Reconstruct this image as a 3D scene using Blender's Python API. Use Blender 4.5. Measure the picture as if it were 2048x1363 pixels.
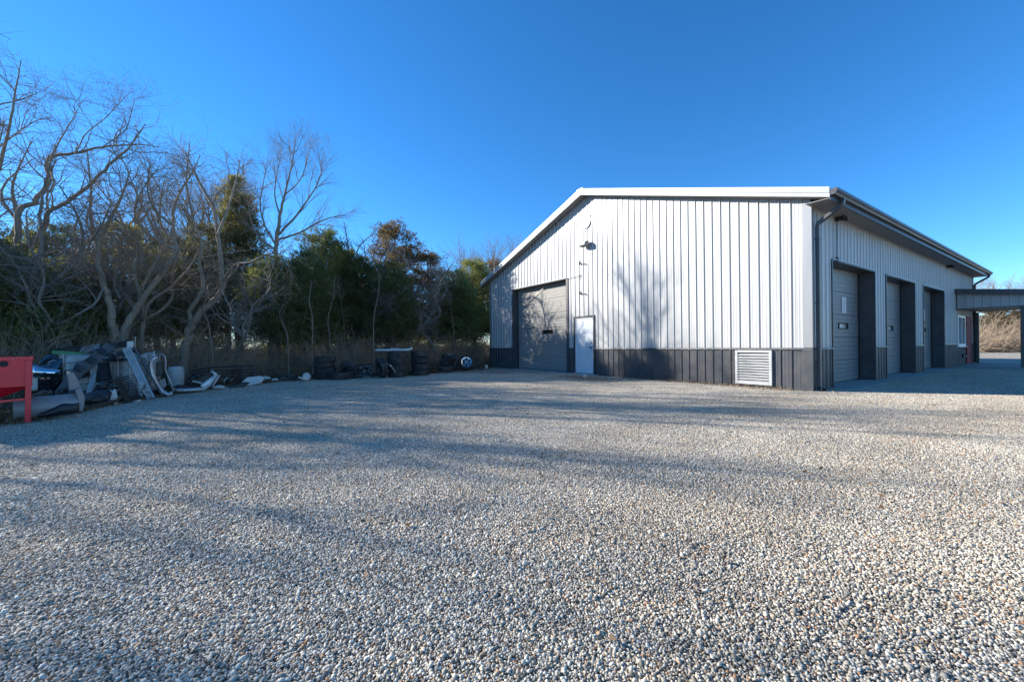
import bpy, bmesh, math, random
import numpy as np
from mathutils import Vector, Matrix, Euler

for o in list(bpy.data.objects): bpy.data.objects.remove(o)
SC = bpy.context.scene
COL = SC.collection
PI = math.pi

# ------------------------------------------------------------------ camera
F, ROLL, EYE = 806.7, 0.0107, 1.07            # focal length in photo pixels, roll, eye height
CAMX, CAMY, YAW = 3.658, -10.288, math.radians(56.2)
FWD = (-math.sin(YAW), math.cos(YAW)); RGT = (math.cos(YAW), math.sin(YAW))
cd = bpy.data.cameras.new('camera'); cam = bpy.data.objects.new('camera', cd); COL.objects.link(cam)
cd.sensor_width = 36; cd.lens = 36 * F / 2048; cd.shift_y = 8.4 / 2048
cd.clip_start = 0.05; cd.clip_end = 3000
cam.matrix_world = Matrix.Translation((CAMX, CAMY, EYE)) @ Matrix.Rotation(YAW, 4, 'Z') @ Matrix.Rotation(PI / 2, 4, 'X') @ Matrix.Rotation(-ROLL, 4, 'Z')
SC.camera = cam

# ------------------------------------------------------------------ sky and sun
SUN_EL = math.radians(24.0)
SUN_AZ = math.atan2(-0.631, -0.776)            # direction towards the sun, from +X counter-clockwise
SUN = Vector((math.cos(SUN_AZ) * math.cos(SUN_EL), math.sin(SUN_AZ) * math.cos(SUN_EL), math.sin(SUN_EL)))
W = bpy.data.worlds.new('World'); SC.world = W; W.use_nodes = True
nt = W.node_tree; nt.nodes.clear()
sky = nt.nodes.new('ShaderNodeTexSky'); sky.sky_type = 'NISHITA'; sky.sun_disc = False
sky.sun_elevation = SUN_EL; sky.sun_rotation = PI / 2 - SUN_AZ
sky.altitude = 3500; sky.air_density = 1.25; sky.dust_density = 0.15; sky.ozone_density = 5.5
bg = nt.nodes.new('ShaderNodeBackground'); bg.inputs[1].default_value = 0.086
wo = nt.nodes.new('ShaderNodeOutputWorld')
hsv = nt.nodes.new('ShaderNodeHueSaturation'); hsv.inputs['Saturation'].default_value = 1.18; hsv.inputs['Hue'].default_value = 0.4985
nt.links.new(sky.outputs[0], hsv.inputs['Color']); nt.links.new(hsv.outputs[0], bg.inputs[0]); nt.links.new(bg.outputs[0], wo.inputs[0])
sl = bpy.data.lights.new('sun', 'SUN'); sl.energy = 3.15; sl.angle = math.radians(0.55); sl.color = (1.0, 0.965, 0.89)
so = bpy.data.objects.new('sun', sl); COL.objects.link(so); so.rotation_euler = SUN.to_track_quat('Z', 'Y').to_euler()
so.location = (-20, -20, 20)
SC.view_settings.view_transform = 'Standard'; SC.view_settings.look = 'None'
SC.view_settings.exposure = 1.62; SC.view_settings.gamma = 1.0; SC.view_settings.use_curve_mapping = False
SC.cycles.max_bounces = 8; SC.cycles.diffuse_bounces = 6; SC.cycles.glossy_bounces = 3; SC.cycles.transparent_max_bounces = 8
SC.cycles.caustics_reflective = False; SC.cycles.caustics_refractive = False

# ------------------------------------------------------------------ photo pixel -> place
def ray(x, y):
    dx, dy = x - 1024, y - 681.5
    X = dx * math.cos(ROLL) - dy * math.sin(ROLL); Y = dx * math.sin(ROLL) + dy * math.cos(ROLL) - 8.4
    return (FWD[0] + X / F * RGT[0], FWD[1] + X / F * RGT[1], -Y / F)
def at(x, y, d):
    r = ray(x, y); return Vector((CAMX + d * r[0], CAMY + d * r[1], EYE + d * r[2]))
def gnd(x, y, z=0.0):
    d = (z - EYE) / ray(x, y)[2]; return at(x, y, d), d
def stand(x, d):
    p = at(x, 690, d); p.z = 0; return p
def hgt(x, y, d): return at(x, y, d).z

# ------------------------------------------------------------------ materials
MATS = {}
class NT:
    def __init__(s, name):
        s.m = bpy.data.materials.new(name); s.m.use_nodes = True; s.t = s.m.node_tree; s.t.nodes.clear(); MATS[name] = s.m
        s.out = s.n('ShaderNodeOutputMaterial')
    def n(s, k, **kw):
        nd = s.t.nodes.new(k)
        for a, b in kw.items(): setattr(nd, a, b)
        return nd
    def l(s, a, b): s.t.links.new(a, b)
    def math(s, op, a, b=None, clamp=False):
        m = s.n('ShaderNodeMath', operation=op); m.use_clamp = clamp
        for i, v in enumerate((a, b)):
            if v is None: continue
            if isinstance(v, (int, float)): m.inputs[i].default_value = v
            else: s.l(v, m.inputs[i])
        return m.outputs[0]
    def mix(s, f, a, b, blend='MIX'):
        m = s.n('ShaderNodeMix', data_type='RGBA', blend_type=blend)
        for i, v in ((0, f), (6, a), (7, b)):
            if isinstance(v, (int, float)): m.inputs[i].default_value = v
            elif isinstance(v, tuple): m.inputs[i].default_value = (*v[:3], 1)
            else: s.l(v, m.inputs[i])
        return m.outputs[2]
    def ramp(s, f, stops):
        r = s.n('ShaderNodeValToRGB'); e = r.color_ramp.elements
        while len(e) < len(stops): e.new(0.5)
        for i, (p, c) in enumerate(stops): e[i].position = p; e[i].color = (*c, 1) if isinstance(c, tuple) else (c, c, c, 1)
        s.l(f, r.inputs[0]); return r.outputs[0]
    def noise(s, vec, scale, detail=4, rough=.55):
        q = s.n('ShaderNodeTexNoise'); q.inputs['Scale'].default_value = scale; q.inputs['Detail'].default_value = detail; q.inputs['Roughness'].default_value = rough
        if vec is not None: s.l(vec, q.inputs['Vector'])
        return q.outputs[0]
    def mapping(s, vec, scale):
        q = s.n('ShaderNodeMapping'); q.inputs['Scale'].default_value = scale; s.l(vec, q.inputs[0]); return q.outputs[0]
    def coords(s, world=False):
        if world: return s.n('ShaderNodeNewGeometry').outputs['Position']
        tc = s.n('ShaderNodeTexCoord'); oi = s.n('ShaderNodeObjectInfo')
        v = s.n('ShaderNodeVectorMath', operation='ADD'); k = s.math('MULTIPLY', oi.outputs['Random'], 37.0)
        s.l(tc.outputs['Object'], v.inputs[0]); s.l(k, v.inputs[1]); return v.outputs[0]
    def bsdf(s, col, rough, metal=0, normal=None, coat=0, spec=.5):
        b = s.n('ShaderNodeBsdfPrincipled')
        for k, v in (('Base Color', col), ('Roughness', rough), ('Metallic', metal)):
            if isinstance(v, tuple): b.inputs[k].default_value = (*v[:3], 1)
            elif isinstance(v, (int, float)): b.inputs[k].default_value = v
            else: s.l(v, b.inputs[k])
        b.inputs['Specular IOR Level'].default_value = spec
        b.inputs['Coat Weight'].default_value = coat; b.inputs['Coat Roughness'].default_value = .08
        if normal is not None: s.l(normal, b.inputs['Normal'])
        return b.outputs[0]
    def bump(s, h, strength, dist=.01):
        b = s.n('ShaderNodeBump'); b.inputs['Strength'].default_value = strength; b.inputs['Distance'].default_value = dist; s.l(h, b.inputs['Height']); return b.outputs[0]
    def done(s, sh): s.l(sh, s.out.inputs[0]); return s.m

def pbr(name, col, rough=.6, metal=0, var=.25, vs=4, dirt=None, damt=.5, ds=2.5, bump=.15, bs=60, coat=0, world=False, spec=.5, stretch=None):
    t = NT(name); c = t.coords(world)
    cs = t.mapping(c, stretch) if stretch else c
    n1 = t.noise(cs, vs, 5)
    k = t.ramp(n1, [(.25, 1 - var), (.75, 1 + var * .5)])
    colr = t.mix(1.0, col, k, 'MULTIPLY')
    if dirt:
        n2 = t.noise(c, ds, 6, .65); f = t.ramp(n2, [(.45, 0.0), (.75, damt)])
        colr = t.mix(f, colr, dirt)
    n3 = t.noise(c, bs, 3)
    rr = t.math('MULTIPLY_ADD', n1, .25); rr.node.inputs[2].default_value = rough - .12
    return t.done(t.bsdf(colr, rr, metal, t.bump(n3, bump), coat, spec))

wall_streak = (1.2, 1.2, .12)
M_wall = pbr('silver_wall_metal', (.485, .475, .46), .42, .12, var=.16, vs=1.6, stretch=wall_streak, dirt=(.42, .42, .40), damt=.22, ds=1.3, bump=.05, bs=9, world=True)
M_char = pbr('charcoal_metal', (.062, .064, .070), .40, 0, var=.18, vs=2.0, stretch=wall_streak, dirt=(.20, .18, .16), damt=.35, ds=3, bump=.05, bs=10, world=True)
M_trimw = pbr('light_trim_metal', (.47, .47, .465), .38, .1, var=.07, vs=2, dirt=(.45, .44, .42), damt=.2, bump=.04, bs=12, world=True)
M_dark = pbr('dark_bronze_trim', (.075, .075, .08), .36, .1, var=.15, vs=3, dirt=(.2, .19, .17), damt=.25, bump=.05, bs=15, world=True)
M_trimg = pbr('grey_corner_trim', (.36, .35, .345), .35, .35, var=.12, vs=2, stretch=wall_streak, bump=.04, bs=12, world=True)
M_soff = pbr('grey_soffit', (.28, .27, .265), .55, 0, var=.12, vs=3, bump=.05, world=True)
M_odoor = pbr('grey_door_steel', (.33, .305, .275), .45, 0, var=.10, vs=1.3, dirt=(.33, .31, .28), damt=.25, ds=2.2, bump=.12, bs=160, world=True)
M_sdoor = pbr('side_door_steel', (.20, .195, .19), .45, 0, var=.12, vs=1.3, dirt=(.30, .28, .26), damt=.2, ds=2.2, bump=.12, bs=160, world=True)
M_white = pbr('white_paint', (.74, .75, .76), .4, 0, var=.06, vs=3, dirt=(.5, .48, .44), damt=.2, bump=.05)
M_louv = pbr('louvre_aluminium', (.50, .50, .49), .45, .15, var=.15, vs=4, dirt=(.25, .23, .2), damt=.5, bump=.04)
M_rubber_seal = pbr('black_rubber', (.016, .016, .017), .65)
M_glass = (lambda t: t.done(t.bsdf((.02, .022, .025), .05, 0, None, 0, 1.0)))(NT('dark_window_glass'))
M_reflpane = pbr('painted_reflection_pane', (.50, .51, .50), .22, 0, var=.2, vs=6)  # pale base colour stands in for sunlit surroundings reflected in the side-door glass
M_conc = pbr('concrete', (.36, .35, .335), .85, 0, var=.2, vs=3, dirt=(.22, .20, .18), damt=.5, bump=.4, bs=90, world=True)
M_reddoor = pbr('red_door_paint', (.20, .008, .016), .6, 0, var=.1, spec=.1)
M_wood = pbr('tan_ceiling_boards', (.60, .46, .31), .6, 0, var=.25, vs=3, stretch=(.3, 4, 4), world=True)
M_red = pbr('red_powder_coat', (.74, .006, .030), .35, 0, var=.12, vs=2, dirt=(.25, .02, .02), damt=.3, bump=.05, coat=.3)
M_black = pbr('black_plastic', (.018, .018, .02), .42, 0, var=.3, vs=6, dirt=(.10, .09, .08), damt=.4, bump=.15, bs=80)
M_dgrey = pbr('dark_grey_plastic', (.085, .08, .075), .5, 0, var=.25, vs=5, dirt=(.14, .13, .12), damt=.5, bump=.2, bs=80)
M_grey = pbr('grey_bumper_plastic', (.27, .26, .25), .42, .1, var=.15, vs=3, dirt=(.13, .12, .11), damt=.5, bump=.08, bs=50)
M_silver = pbr('silver_bumper_paint', (.56, .545, .52), .32, .25, var=.12, vs=4, dirt=(.2, .19, .18), damt=.5, bump=.06, bs=40, coat=.3)
M_wplas = pbr('white_plastic', (.66, .62, .55), .5, 0, var=.18, vs=5, dirt=(.3, .28, .25), damt=.45, bump=.1, bs=30)
M_chrome = (lambda t: t.done(t.bsdf((.62, .66, .70), .09, 1.0, t.bump(t.noise(t.coords(), 9, 2), .25, .02))))(NT('chrome'))
M_navy = (lambda t: t.done(t.bsdf((.012, .016, .022), .07, 0.0, t.bump(t.noise(t.coords(), 5, 2), .25, .02), 1.0, 1.0)))(NT('glossy_black_paint'))
M_galv = pbr('galvanised_steel', (.50, .48, .45), .45, .45, var=.3, vs=9, dirt=(.18, .13, .10), damt=.5, bump=.15)
M_rust = pbr('rusty_iron', (.10, .055, .035), .8, .2, var=.5, vs=12, dirt=(.04, .035, .03), damt=.7, bump=.5, bs=60)
M_green = pbr('green_paint', (.06, .30, .10), .5, 0, var=.2, dirt=(.12, .16, .1), damt=.4)
M_fabric = pbr('charcoal_seat_fabric', (.045, .045, .05), .9, 0, var=.3, vs=12, dirt=(.1, .095, .09), damt=.4, bump=.5, bs=220)
M_tire = pbr('tire_rubber', (.036, .035, .034), .78, 0, var=.35, vs=9, dirt=(.16, .14, .12), damt=.6, ds=5, bump=.35, bs=120)
M_card = pbr('weathered_brown_board', (.30, .20, .12), .9, 0, var=.4, vs=10, dirt=(.1, .07, .05), damt=.6, bump=.5, bs=50)
M_paper = pbr('paper', (.75, .74, .73), .8, 0, var=.05)
M_ink = pbr('red_ink', (.55, .12, .12), .8, 0, var=.05)
M_teal = pbr('pale_teal_print', (.60, .72, .70), .5, 0, var=.15, vs=9)
M_lens = pbr('lamp_lens', (.62, .66, .62), .15, 0, var=.2, vs=8, coat=.5)
M_yell = pbr('dry_grass_clump', (.35, .32, .10), .9)

def bark(name, a, b):
    t = NT(name); c = t.coords(); cs = t.mapping(c, (6, 6, 1.2)); n = t.noise(cs, 5, 6, .65)
    return t.done(t.bsdf(t.ramp(n, [(.3, a), (.7, b)]), .9, 0, t.bump(n, .8, .03), 0, .2))
M_bark = bark('grey_bark', (.21, .165, .12), (.42, .34, .255))
M_barkd = bark('cedar_bark', (.105, .068, .045), (.22, .15, .10))
M_barkl = bark('pale_bark', (.16, .145, .125), (.34, .31, .27))
M_twig = bark('brush_twigs', (.33, .235, .155), (.55, .425, .305))
def leafmat(name, a, b, tr, trans=.45):
    t = NT(name); at_ = t.n('ShaderNodeAttribute', attribute_name='tint'); oi = t.n('ShaderNodeObjectInfo')
    k = t.mix(at_.outputs['Fac'], a, b)
    hs = t.n('ShaderNodeHueSaturation'); t.l(k, hs.inputs['Color'])
    v = t.math('MULTIPLY_ADD', oi.outputs['Random'], .5); v.node.inputs[2].default_value = .75; t.l(v, hs.inputs['Value'])
    d = t.bsdf(hs.outputs[0], .75, 0, None, 0, .2)
    tl = t.n('ShaderNodeBsdfTranslucent'); tm = t.mix(1.0, hs.outputs[0], tr, 'MULTIPLY'); t.l(tm, tl.inputs[0])
    ms = t.n('ShaderNodeMixShader'); ms.inputs[0].default_value = trans; t.l(d, ms.inputs[1]); t.l(tl.outputs[0], ms.inputs[2])
    return t.done(ms.outputs[0])
M_cedar = leafmat('cedar_foliage', (.105, .128, .052), (.225, .235, .10), (1.7, 1.6, .9))
M_cedo = leafmat('olive_cedar_foliage', (.12, .125, .06), (.25, .24, .12), (1.7, 1.5, .8))
M_cedb = leafmat('browned_cedar_foliage', (.11, .092, .062), (.24, .19, .125), (1.5, 1.3, .8))
M_litter = leafmat('fallen_leaves', (.085, .050, .028), (.30, .20, .11), (1.2, 1, .7), .1)

# ------------------------------------------------------------------ mesh builder
class MB:
    def __init__(s): s.v = []; s.f = []; s.sm = False
    def add(s, vs, fs):
        b = len(s.v); s.v += [tuple(v) for v in vs]; s.f += [tuple(i + b for i in f) for f in fs]; return s
    def hull8(s, p):   # p: 4 bottom, 4 top, both counter-clockwise
        return s.add(p, [(3, 2, 1, 0), (4, 5, 6, 7), (0, 1, 5, 4), (1, 2, 6, 5), (2, 3, 7, 6), (3, 0, 4, 7)])
    def box(s, x0, x1, y0, y1, z0, z1):
        return s.hull8([(x0, y0, z0), (x1, y0, z0), (x1, y1, z0), (x0, y1, z0), (x0, y0, z1), (x1, y0, z1), (x1, y1, z1), (x0, y1, z1)])
    def bar(s, a, b, w, h=None, up=(0, 0, 1)):
        a, b = Vector(a), Vector(b); h = h or w; t = (b - a).normalized(); u = Vector(up)
        if abs(t.dot(u)) > .98: u = Vector((0, 1, 0))
        r = t.cross(u).normalized() * w / 2; u = r.cross(t).normalized() * h / 2
        q = [-r - u, r - u, r + u, -r + u]
        return s.add([a + k for k in q] + [b + k for k in q], [(0, 1, 2, 3), (7, 6, 5, 4), (1, 0, 4, 5), (2, 1, 5, 6), (3, 2, 6, 7), (0, 3, 7, 4)])
    def tube(s, pts, r, n=8, cap=True):
        pts = [Vector(p) for p in pts]; rr = r if isinstance(r, (list, tuple)) else [r] * len(pts); vs = []; fs = []; pu = None
        for i, p in enumerate(pts):
            t = (pts[min(i + 1, len(pts) - 1)] - pts[max(i - 1, 0)]).normalized()
            if pu is None: pu = t.cross(Vector((.31, .2, .93)) if abs(t.z) < .9 else Vector((1, .1, 0))).normalized()
            pu = (pu - t * pu.dot(t)).normalized(); pv = t.cross(pu)
            for k in range(n):
                a = 2 * PI * k / n; vs.append(p + (pu * math.cos(a) + pv * math.sin(a)) * rr[i])
        for i in range(len(pts) - 1):
            for k in range(n): fs.append((i * n + k, i * n + (k + 1) % n, (i + 1) * n + (k + 1) % n, (i + 1) * n + k))
        if cap: fs.append(tuple(range(n))[::-1]); fs.append(tuple((len(pts) - 1) * n + k for k in range(n)))
        return s.add(vs, fs)
    def lathe(s, prof, n=24, cap=False, axis='z', org=(0, 0, 0)):
        vs = []; fs = []; m = len(prof)
        for k in range(n):
            a = 2 * PI * k / n
            for (r, z) in prof:
                p = (r * math.cos(a), r * math.sin(a), z)
                if axis == 'x': p = (p[2], p[0], p[1])
                if axis == 'y': p = (p[0], p[2], p[1])
                vs.append((p[0] + org[0], p[1] + org[1], p[2] + org[2]))
        for k in range(n):
            k2 = (k + 1) % n
            for j in range(m - 1): fs.append((k * m + j, k2 * m + j, k2 * m + j + 1, k * m + j + 1))
        if cap: fs.append(tuple(k * m for k in range(n))[::-1]); fs.append(tuple(k * m + m - 1 for k in range(n)))
        return s.add(vs, fs)
    def extr(s, poly, y0, y1):      # poly in (x, z), extruded along y
        n = len(poly)
        return s.add([(x, y0, z) for x, z in poly] + [(x, y1, z) for x, z in poly],
                     [tuple(range(n)), tuple(range(n, 2 * n))[::-1]] + [((i + 1) % n, i, n + i, n + (i + 1) % n) for i in range(n)])
    def grid(s, fn, nu, nv):
        vs = [fn(i / nu, j / nv) for j in range(nv + 1) for i in range(nu + 1)]
        return s.add(vs, [(j * (nu + 1) + i, j * (nu + 1) + i + 1, (j + 1) * (nu + 1) + i + 1, (j + 1) * (nu + 1) + i) for j in range(nv) for i in range(nu)])
    def build(s, name, mat, parent=None, bevel=0, smooth=False, solid=0, fix=True):
        me = bpy.data.meshes.new(name); me.from_pydata(s.v, [], s.f)
        if fix:
            bm = bmesh.new(); bm.from_mesh(me); bmesh.ops.recalc_face_normals(bm, faces=bm.faces); bm.to_mesh(me); bm.free()
        me.materials.append(mat)
        o = bpy.data.objects.new(name, me); COL.objects.link(o); o.parent = parent
        if solid: q = o.modifiers.new('s', 'SOLIDIFY'); q.thickness = solid; q.offset = 0
        if bevel: q = o.modifiers.new('b', 'BEVEL'); q.width = bevel; q.segments = 2; q.limit_method = 'ANGLE'; q.harden_normals = False
        if smooth or bevel:
            me.polygons.foreach_set('use_smooth', [True] * len(me.polygons))
            me.set_sharp_from_angle(angle=math.radians(38))
        return o
def raw_mesh(name, v, f, mat, tint=None, smooth=False):      # numpy arrays, all faces with the same corner count
    v = np.asarray(v, np.float32).reshape(-1, 3); f = np.asarray(f, np.int32); k = f.shape[1]
    me = bpy.data.meshes.new(name); me.vertices.add(len(v)); me.vertices.foreach_set('co', v.ravel())
    me.loops.add(f.size); me.loops.foreach_set('vertex_index', f.ravel()); me.polygons.add(len(f))
    me.polygons.foreach_set('loop_start', np.arange(0, f.size, k, dtype=np.int32))
    if smooth: me.polygons.foreach_set('use_smooth', np.ones(len(f), bool))
    if tint is not None:
        a = me.attributes.new('tint', 'FLOAT', 'FACE'); a.data.foreach_set('value', np.asarray(tint, np.float32))
    me.update(calc_edges=True); me.materials.append(mat); return me
def tag(o, label=None, cat=None, group=None, kind=None):
    if cat and not kind: kind = 'thing'
    for k, v in (('label', label), ('category', cat), ('group', group), ('kind', kind)):
        if v: o[k] = v
    return o
def empty(name, loc=(0, 0, 0), rz=0, label=None, cat=None, group=None):
    o = bpy.data.objects.new(name, None); COL.objects.link(o); o.location = loc; o.rotation_euler = (0, 0, rz); o.empty_display_size = .2
    return tag(o, label, cat, group)
def link(name, me, parent=None):
    o = bpy.data.objects.new(name, me); COL.objects.link(o); o.parent = parent; return o

# ================================================================== GROUND
def gz(x, y):      # gentle unevenness and wheel ruts of the yard, in metres
    s = (x * .776 + y * .631); q = (x * -.631 + y * .776)
    return (.011 * np.sin(q * 2.1 + .6 * np.sin(s * .5)) + .003 * np.sin(q * 3.9 + 1.3 + .8 * np.sin(s * .33 + 1)) + .012 * np.sin(s * .55 + q * .35) - .02) * np.clip((y * -1 + 0.0) / 1.5, 0, 1) * np.clip((np.hypot(x + 6, y + 6) < 60), 0, 1)
t = NT('dry_ground'); c = t.coords(True); n = t.noise(c, .6, 8, .7); n2 = t.noise(c, 14, 6, .7)
M_dirt = t.done(t.bsdf(t.mix(t.ramp(n2, [(.3, 0.0), (.7, 1.0)]), t.ramp(n, [(.3, (.055, .042, .030)), (.7, (.16, .125, .085))]), (.12, .09, .06)), .95, 0, t.bump(n2, .8, .05), 0, .1))
MB().grid(lambda u, v: (-900 + 1800 * u, -900 + 1800 * v, -.06), 4, 4).build('ground', M_dirt)['kind'] = 'structure'
PEB = [(0.0, (.14, .125, .105)), (.14, (.29, .26, .215)), (.34, (.48, .435, .36)), (.60, (.66, .60, .50)), (.84, (.84, .77, .645)), (.93, (.64, .48, .31)), (.97, (.50, .30, .17)), (1.0, (.38, .21, .12))]

def worn(t, c, pc):      # driven lanes: finer, browner material in long drifts
    n = t.noise(t.mapping(c, (.55, .16, 1)), 1.0, 5, .6); m = t.noise(c, .9, 6, .65)
    f = t.ramp(n, [(.42, 0.0), (.62, .55)]); pc = t.mix(f, pc, t.mix(1.0, pc, (.80, .74, .66), 'MULTIPLY'))
    return t.mix(1.0, pc, t.ramp(m, [(.28, (.80, .80, .81)), (.72, (1.08, 1.06, 1.02))]), 'MULTIPLY')
t = NT('gravel_bed'); c = t.coords(True)
vo = t.n('ShaderNodeTexVoronoi'); vo.inputs['Scale'].default_value = 82; t.l(c, vo.inputs[0])
sx = t.n('ShaderNodeSeparateColor'); t.l(vo.outputs['Color'], sx.inputs[0])
pc = t.ramp(sx.outputs[0], PEB)
pc = worn(t, c, pc)
hh = t.ramp(vo.outputs['Distance'], [(0.0, 1.0), (.75, 0.0)])
M_bed = t.done(t.bsdf(t.mix(t.ramp(vo.outputs['Distance'], [(.45, 0.0), (.8, .75)]), pc, (.17, .15, .12)), .85, 0, t.bump(hh, .9, .012), 0, .25))
# yard outline: junk row and tree line on the left, building on the far side, drive running off to the right
edge = [(-4.2, -14.6), (-6.2, -13.55), (-8.6, -12.4), (-10.9, -10.9), (-11.6, -8.6), (-11.4, -6.0), (-12.0, -3.2), (-13.6, -.6), (-15.2, 1.2)]
def in_yard(x, y):
    ex = np.array([p[0] for p in edge]); ey = np.array([p[1] for p in edge])
    lim = np.interp(y, ey, ex); lim = np.where(y < ey[0], ex[0] + (ey[0] - y) * 1.6, lim)
    wob = .22 * np.sin(y * 2.3) + .12 * np.sin(y * 5.9 + 1)
    return x > lim + wob * np.clip((y + 15) / 2, 0, 1)
xs = np.arange(-15.5, 16.01, .25); ys = np.arange(-22, 34.01, .25)
gx, gy = np.meshgrid(xs, ys); ok = in_yard(gx, gy); nx = len(xs)
idx = np.arange(gx.size).reshape(gx.shape)
q = ok[:-1, :-1] & ok[1:, :-1] & ok[:-1, 1:] & ok[1:, 1:]
fq = np.stack([idx[:-1, :-1][q], idx[:-1, 1:][q], idx[1:, 1:][q], idx[1:, :-1][q]], 1)
yard = link('gravel_yard', raw_mesh('gravel_yard', np.stack([gx, gy, gz(gx, gy) - .006], -1), fq, M_bed, smooth=True)); yard['kind'] = 'structure'
MB().box(16.0, 120, -60, 160, -.3, -.012).build('gravel_drive', M_bed)['kind'] = 'structure'
MB().box(-14, 15.99, 34.0, 60, -.3, -.012).build('gravel_track', M_bed)['kind'] = 'structure'

# loose pebbles: four patches of real stones laid over the yard
PS = .62
def pebble_patch(seed):
    rg = np.random.default_rng(seed); g = 66; n = g * g
    ii, jj = np.meshgrid(np.arange(g), np.arange(g)); p = np.stack([ii.ravel(), jj.ravel()], 1) + rg.uniform(-.48, .48, (n, 2))
    p = (p + .5) / g * PS - PS / 2
    bm = bmesh.new(); bmesh.ops.create_icosphere(bm, subdivisions=1, radius=1); bv = np.array([v.co[:] for v in bm.verts]); bf = np.array([[v.index for v in f.verts] for f in bm.faces]); bm.free()
    bv = bv[None] * rg.uniform(.72, 1.18, (n, len(bv), 1))
    sc = rg.lognormal(0, .27, (n, 1)) * .0056; sc = np.clip(sc, .0028, .0125)
    s3 = np.concatenate([sc * rg.uniform(.95, 1.45, (n, 1)), sc * rg.uniform(.8, 1.1, (n, 1)), sc * rg.uniform(.45, .75, (n, 1))], 1)
    v = bv * s3[:, None, :]
    tl = rg.normal(0, .28, (n, 2)); a = rg.uniform(0, 2 * PI, n)
    v[..., 2] += v[..., 0] * tl[:, :1] + v[..., 1] * tl[:, 1:]
    ca, sa = np.cos(a)[:, None], np.sin(a)[:, None]
    v = np.stack([v[..., 0] * ca - v[..., 1] * sa, v[..., 0] * sa + v[..., 1] * ca, v[..., 2]], -1)
    v[..., :2] += p[:, None]; v[..., 2] += (s3[:, 2] * rg.uniform(-.1, .75, n))[:, None]
    f = (bf[None] + (np.arange(n) * bv.shape[1])[:, None, None]).reshape(-1, 3)
    u = rg.random(n)
    return raw_mesh('pebbles', v, f, M_peb, np.repeat(u, len(bf)), smooth=True)
t = NT('pebbles'); a_ = t.n('ShaderNodeAttribute', attribute_name='tint'); c = t.coords(True)
pc = t.ramp(a_.outputs['Fac'], PEB); n2 = t.noise(c, 160, 3)
pc = worn(t, c, pc)
pc = t.mix(1.0, pc, t.ramp(n2, [(.3, .8), (.7, 1.1)]), 'MULTIPLY')
M_peb = t.done(t.bsdf(pc, .8, 0, None, 0, .3))
pcol = bpy.data.collections.new('pebble_patches')       # source meshes only, not linked to the scene
for k in range(4):
    po = bpy.data.objects.new('pebble_patch', pebble_patch(100 + k)); pcol.objects.link(po)
rg = np.random.default_rng(5); pts = []
DMAX = 15.5
for x in np.arange(-14, 16, PS):
    for y in np.arange(-18, 12, PS):
        dx, dy = x - CAMX, y - CAMY; d = dx * FWD[0] + dy * FWD[1]; l = dx * RGT[0] + dy * RGT[1]
        if d < .4 or d > DMAX or abs(l) > 1.36 * d + 1.2: continue
        if not in_yard(np.array(x + .1), np.array(y)) or (x < .1 and y > -.06): continue
        pts.append((x, y))
pts = np.array(pts); pz = gz(pts[:, 0], pts[:, 1]); e = .2
nxs = -(gz(pts[:, 0] + e, pts[:, 1]) - gz(pts[:, 0] - e, pts[:, 1])) / (2 * e); nys = -(gz(pts[:, 0], pts[:, 1] + e) - gz(pts[:, 0], pts[:, 1] - e)) / (2 * e)
rot = np.array([Vector((a, b, 1)).to_track_quat('Z', 'Y').to_matrix().to_4x4() @ Matrix.Rotation(PI / 2 * k, 4, 'Z') and (Matrix.Rotation(math.atan2(-b, 1), 3, 'X') @ Matrix.Rotation(math.atan2(a, 1), 3, 'Y') @ Matrix.Rotation(PI / 2 * k, 3, 'Z')).to_euler()[:] for a, b, k in zip(nxs, nys, rg.integers(0, 4, len(pts)))])
me = bpy.data.meshes.new('gravel'); me.vertices.add(len(pts)); me.vertices.foreach_set('co', np.stack([pts[:, 0], pts[:, 1], pz], 1).astype(np.float32).ravel())
ra = me.attributes.new('rot', 'FLOAT_VECTOR', 'POINT'); ra.data.foreach_set('vector', rot.astype(np.float32).ravel())
va = me.attributes.new('pick', 'INT', 'POINT'); va.data.foreach_set('value', rg.integers(0, 4, len(pts)).astype(np.int32))
me.materials.append(M_peb)
gravel = link('gravel', me); gravel['kind'] = 'stuff'; gravel['label'] = 'loose grey gravel covering the yard'
ng = bpy.data.node_groups.new('lay_pebbles', 'GeometryNodeTree')
ng.interface.new_socket('Geometry', in_out='INPUT', socket_type='NodeSocketGeometry'); ng.interface.new_socket('Geometry', in_out='OUTPUT', socket_type='NodeSocketGeometry')
gi = ng.nodes.new('NodeGroupInput'); go = ng.nodes.new('NodeGroupOutput')
ci = ng.nodes.new('GeometryNodeCollectionInfo'); ci.inputs['Collection'].default_value = pcol; ci.inputs['Separate Children'].default_value = True; ci.inputs['Reset Children'].default_value = True
ip = ng.nodes.new('GeometryNodeInstanceOnPoints'); ip.inputs['Pick Instance'].default_value = True
na = ng.nodes.new('GeometryNodeInputNamedAttribute'); na.data_type = 'FLOAT_VECTOR'; na.inputs[0].default_value = 'rot'
nb = ng.nodes.new('GeometryNodeInputNamedAttribute'); nb.data_type = 'INT'; nb.inputs[0].default_value = 'pick'
er = ng.nodes.new('FunctionNodeEulerToRotation')
ng.links.new(gi.outputs[0], ip.inputs['Points']); ng.links.new(ci.outputs[0], ip.inputs['Instance']); ng.links.new(na.outputs[0], er.inputs[0]); ng.links.new(er.outputs[0], ip.inputs['Rotation']); ng.links.new(nb.outputs[0], ip.inputs['Instance Index']); ng.links.new(ip.outputs[0], go.inputs[0])
gm = gravel.modifiers.new('lay', 'NODES'); gm.node_group = ng

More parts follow.
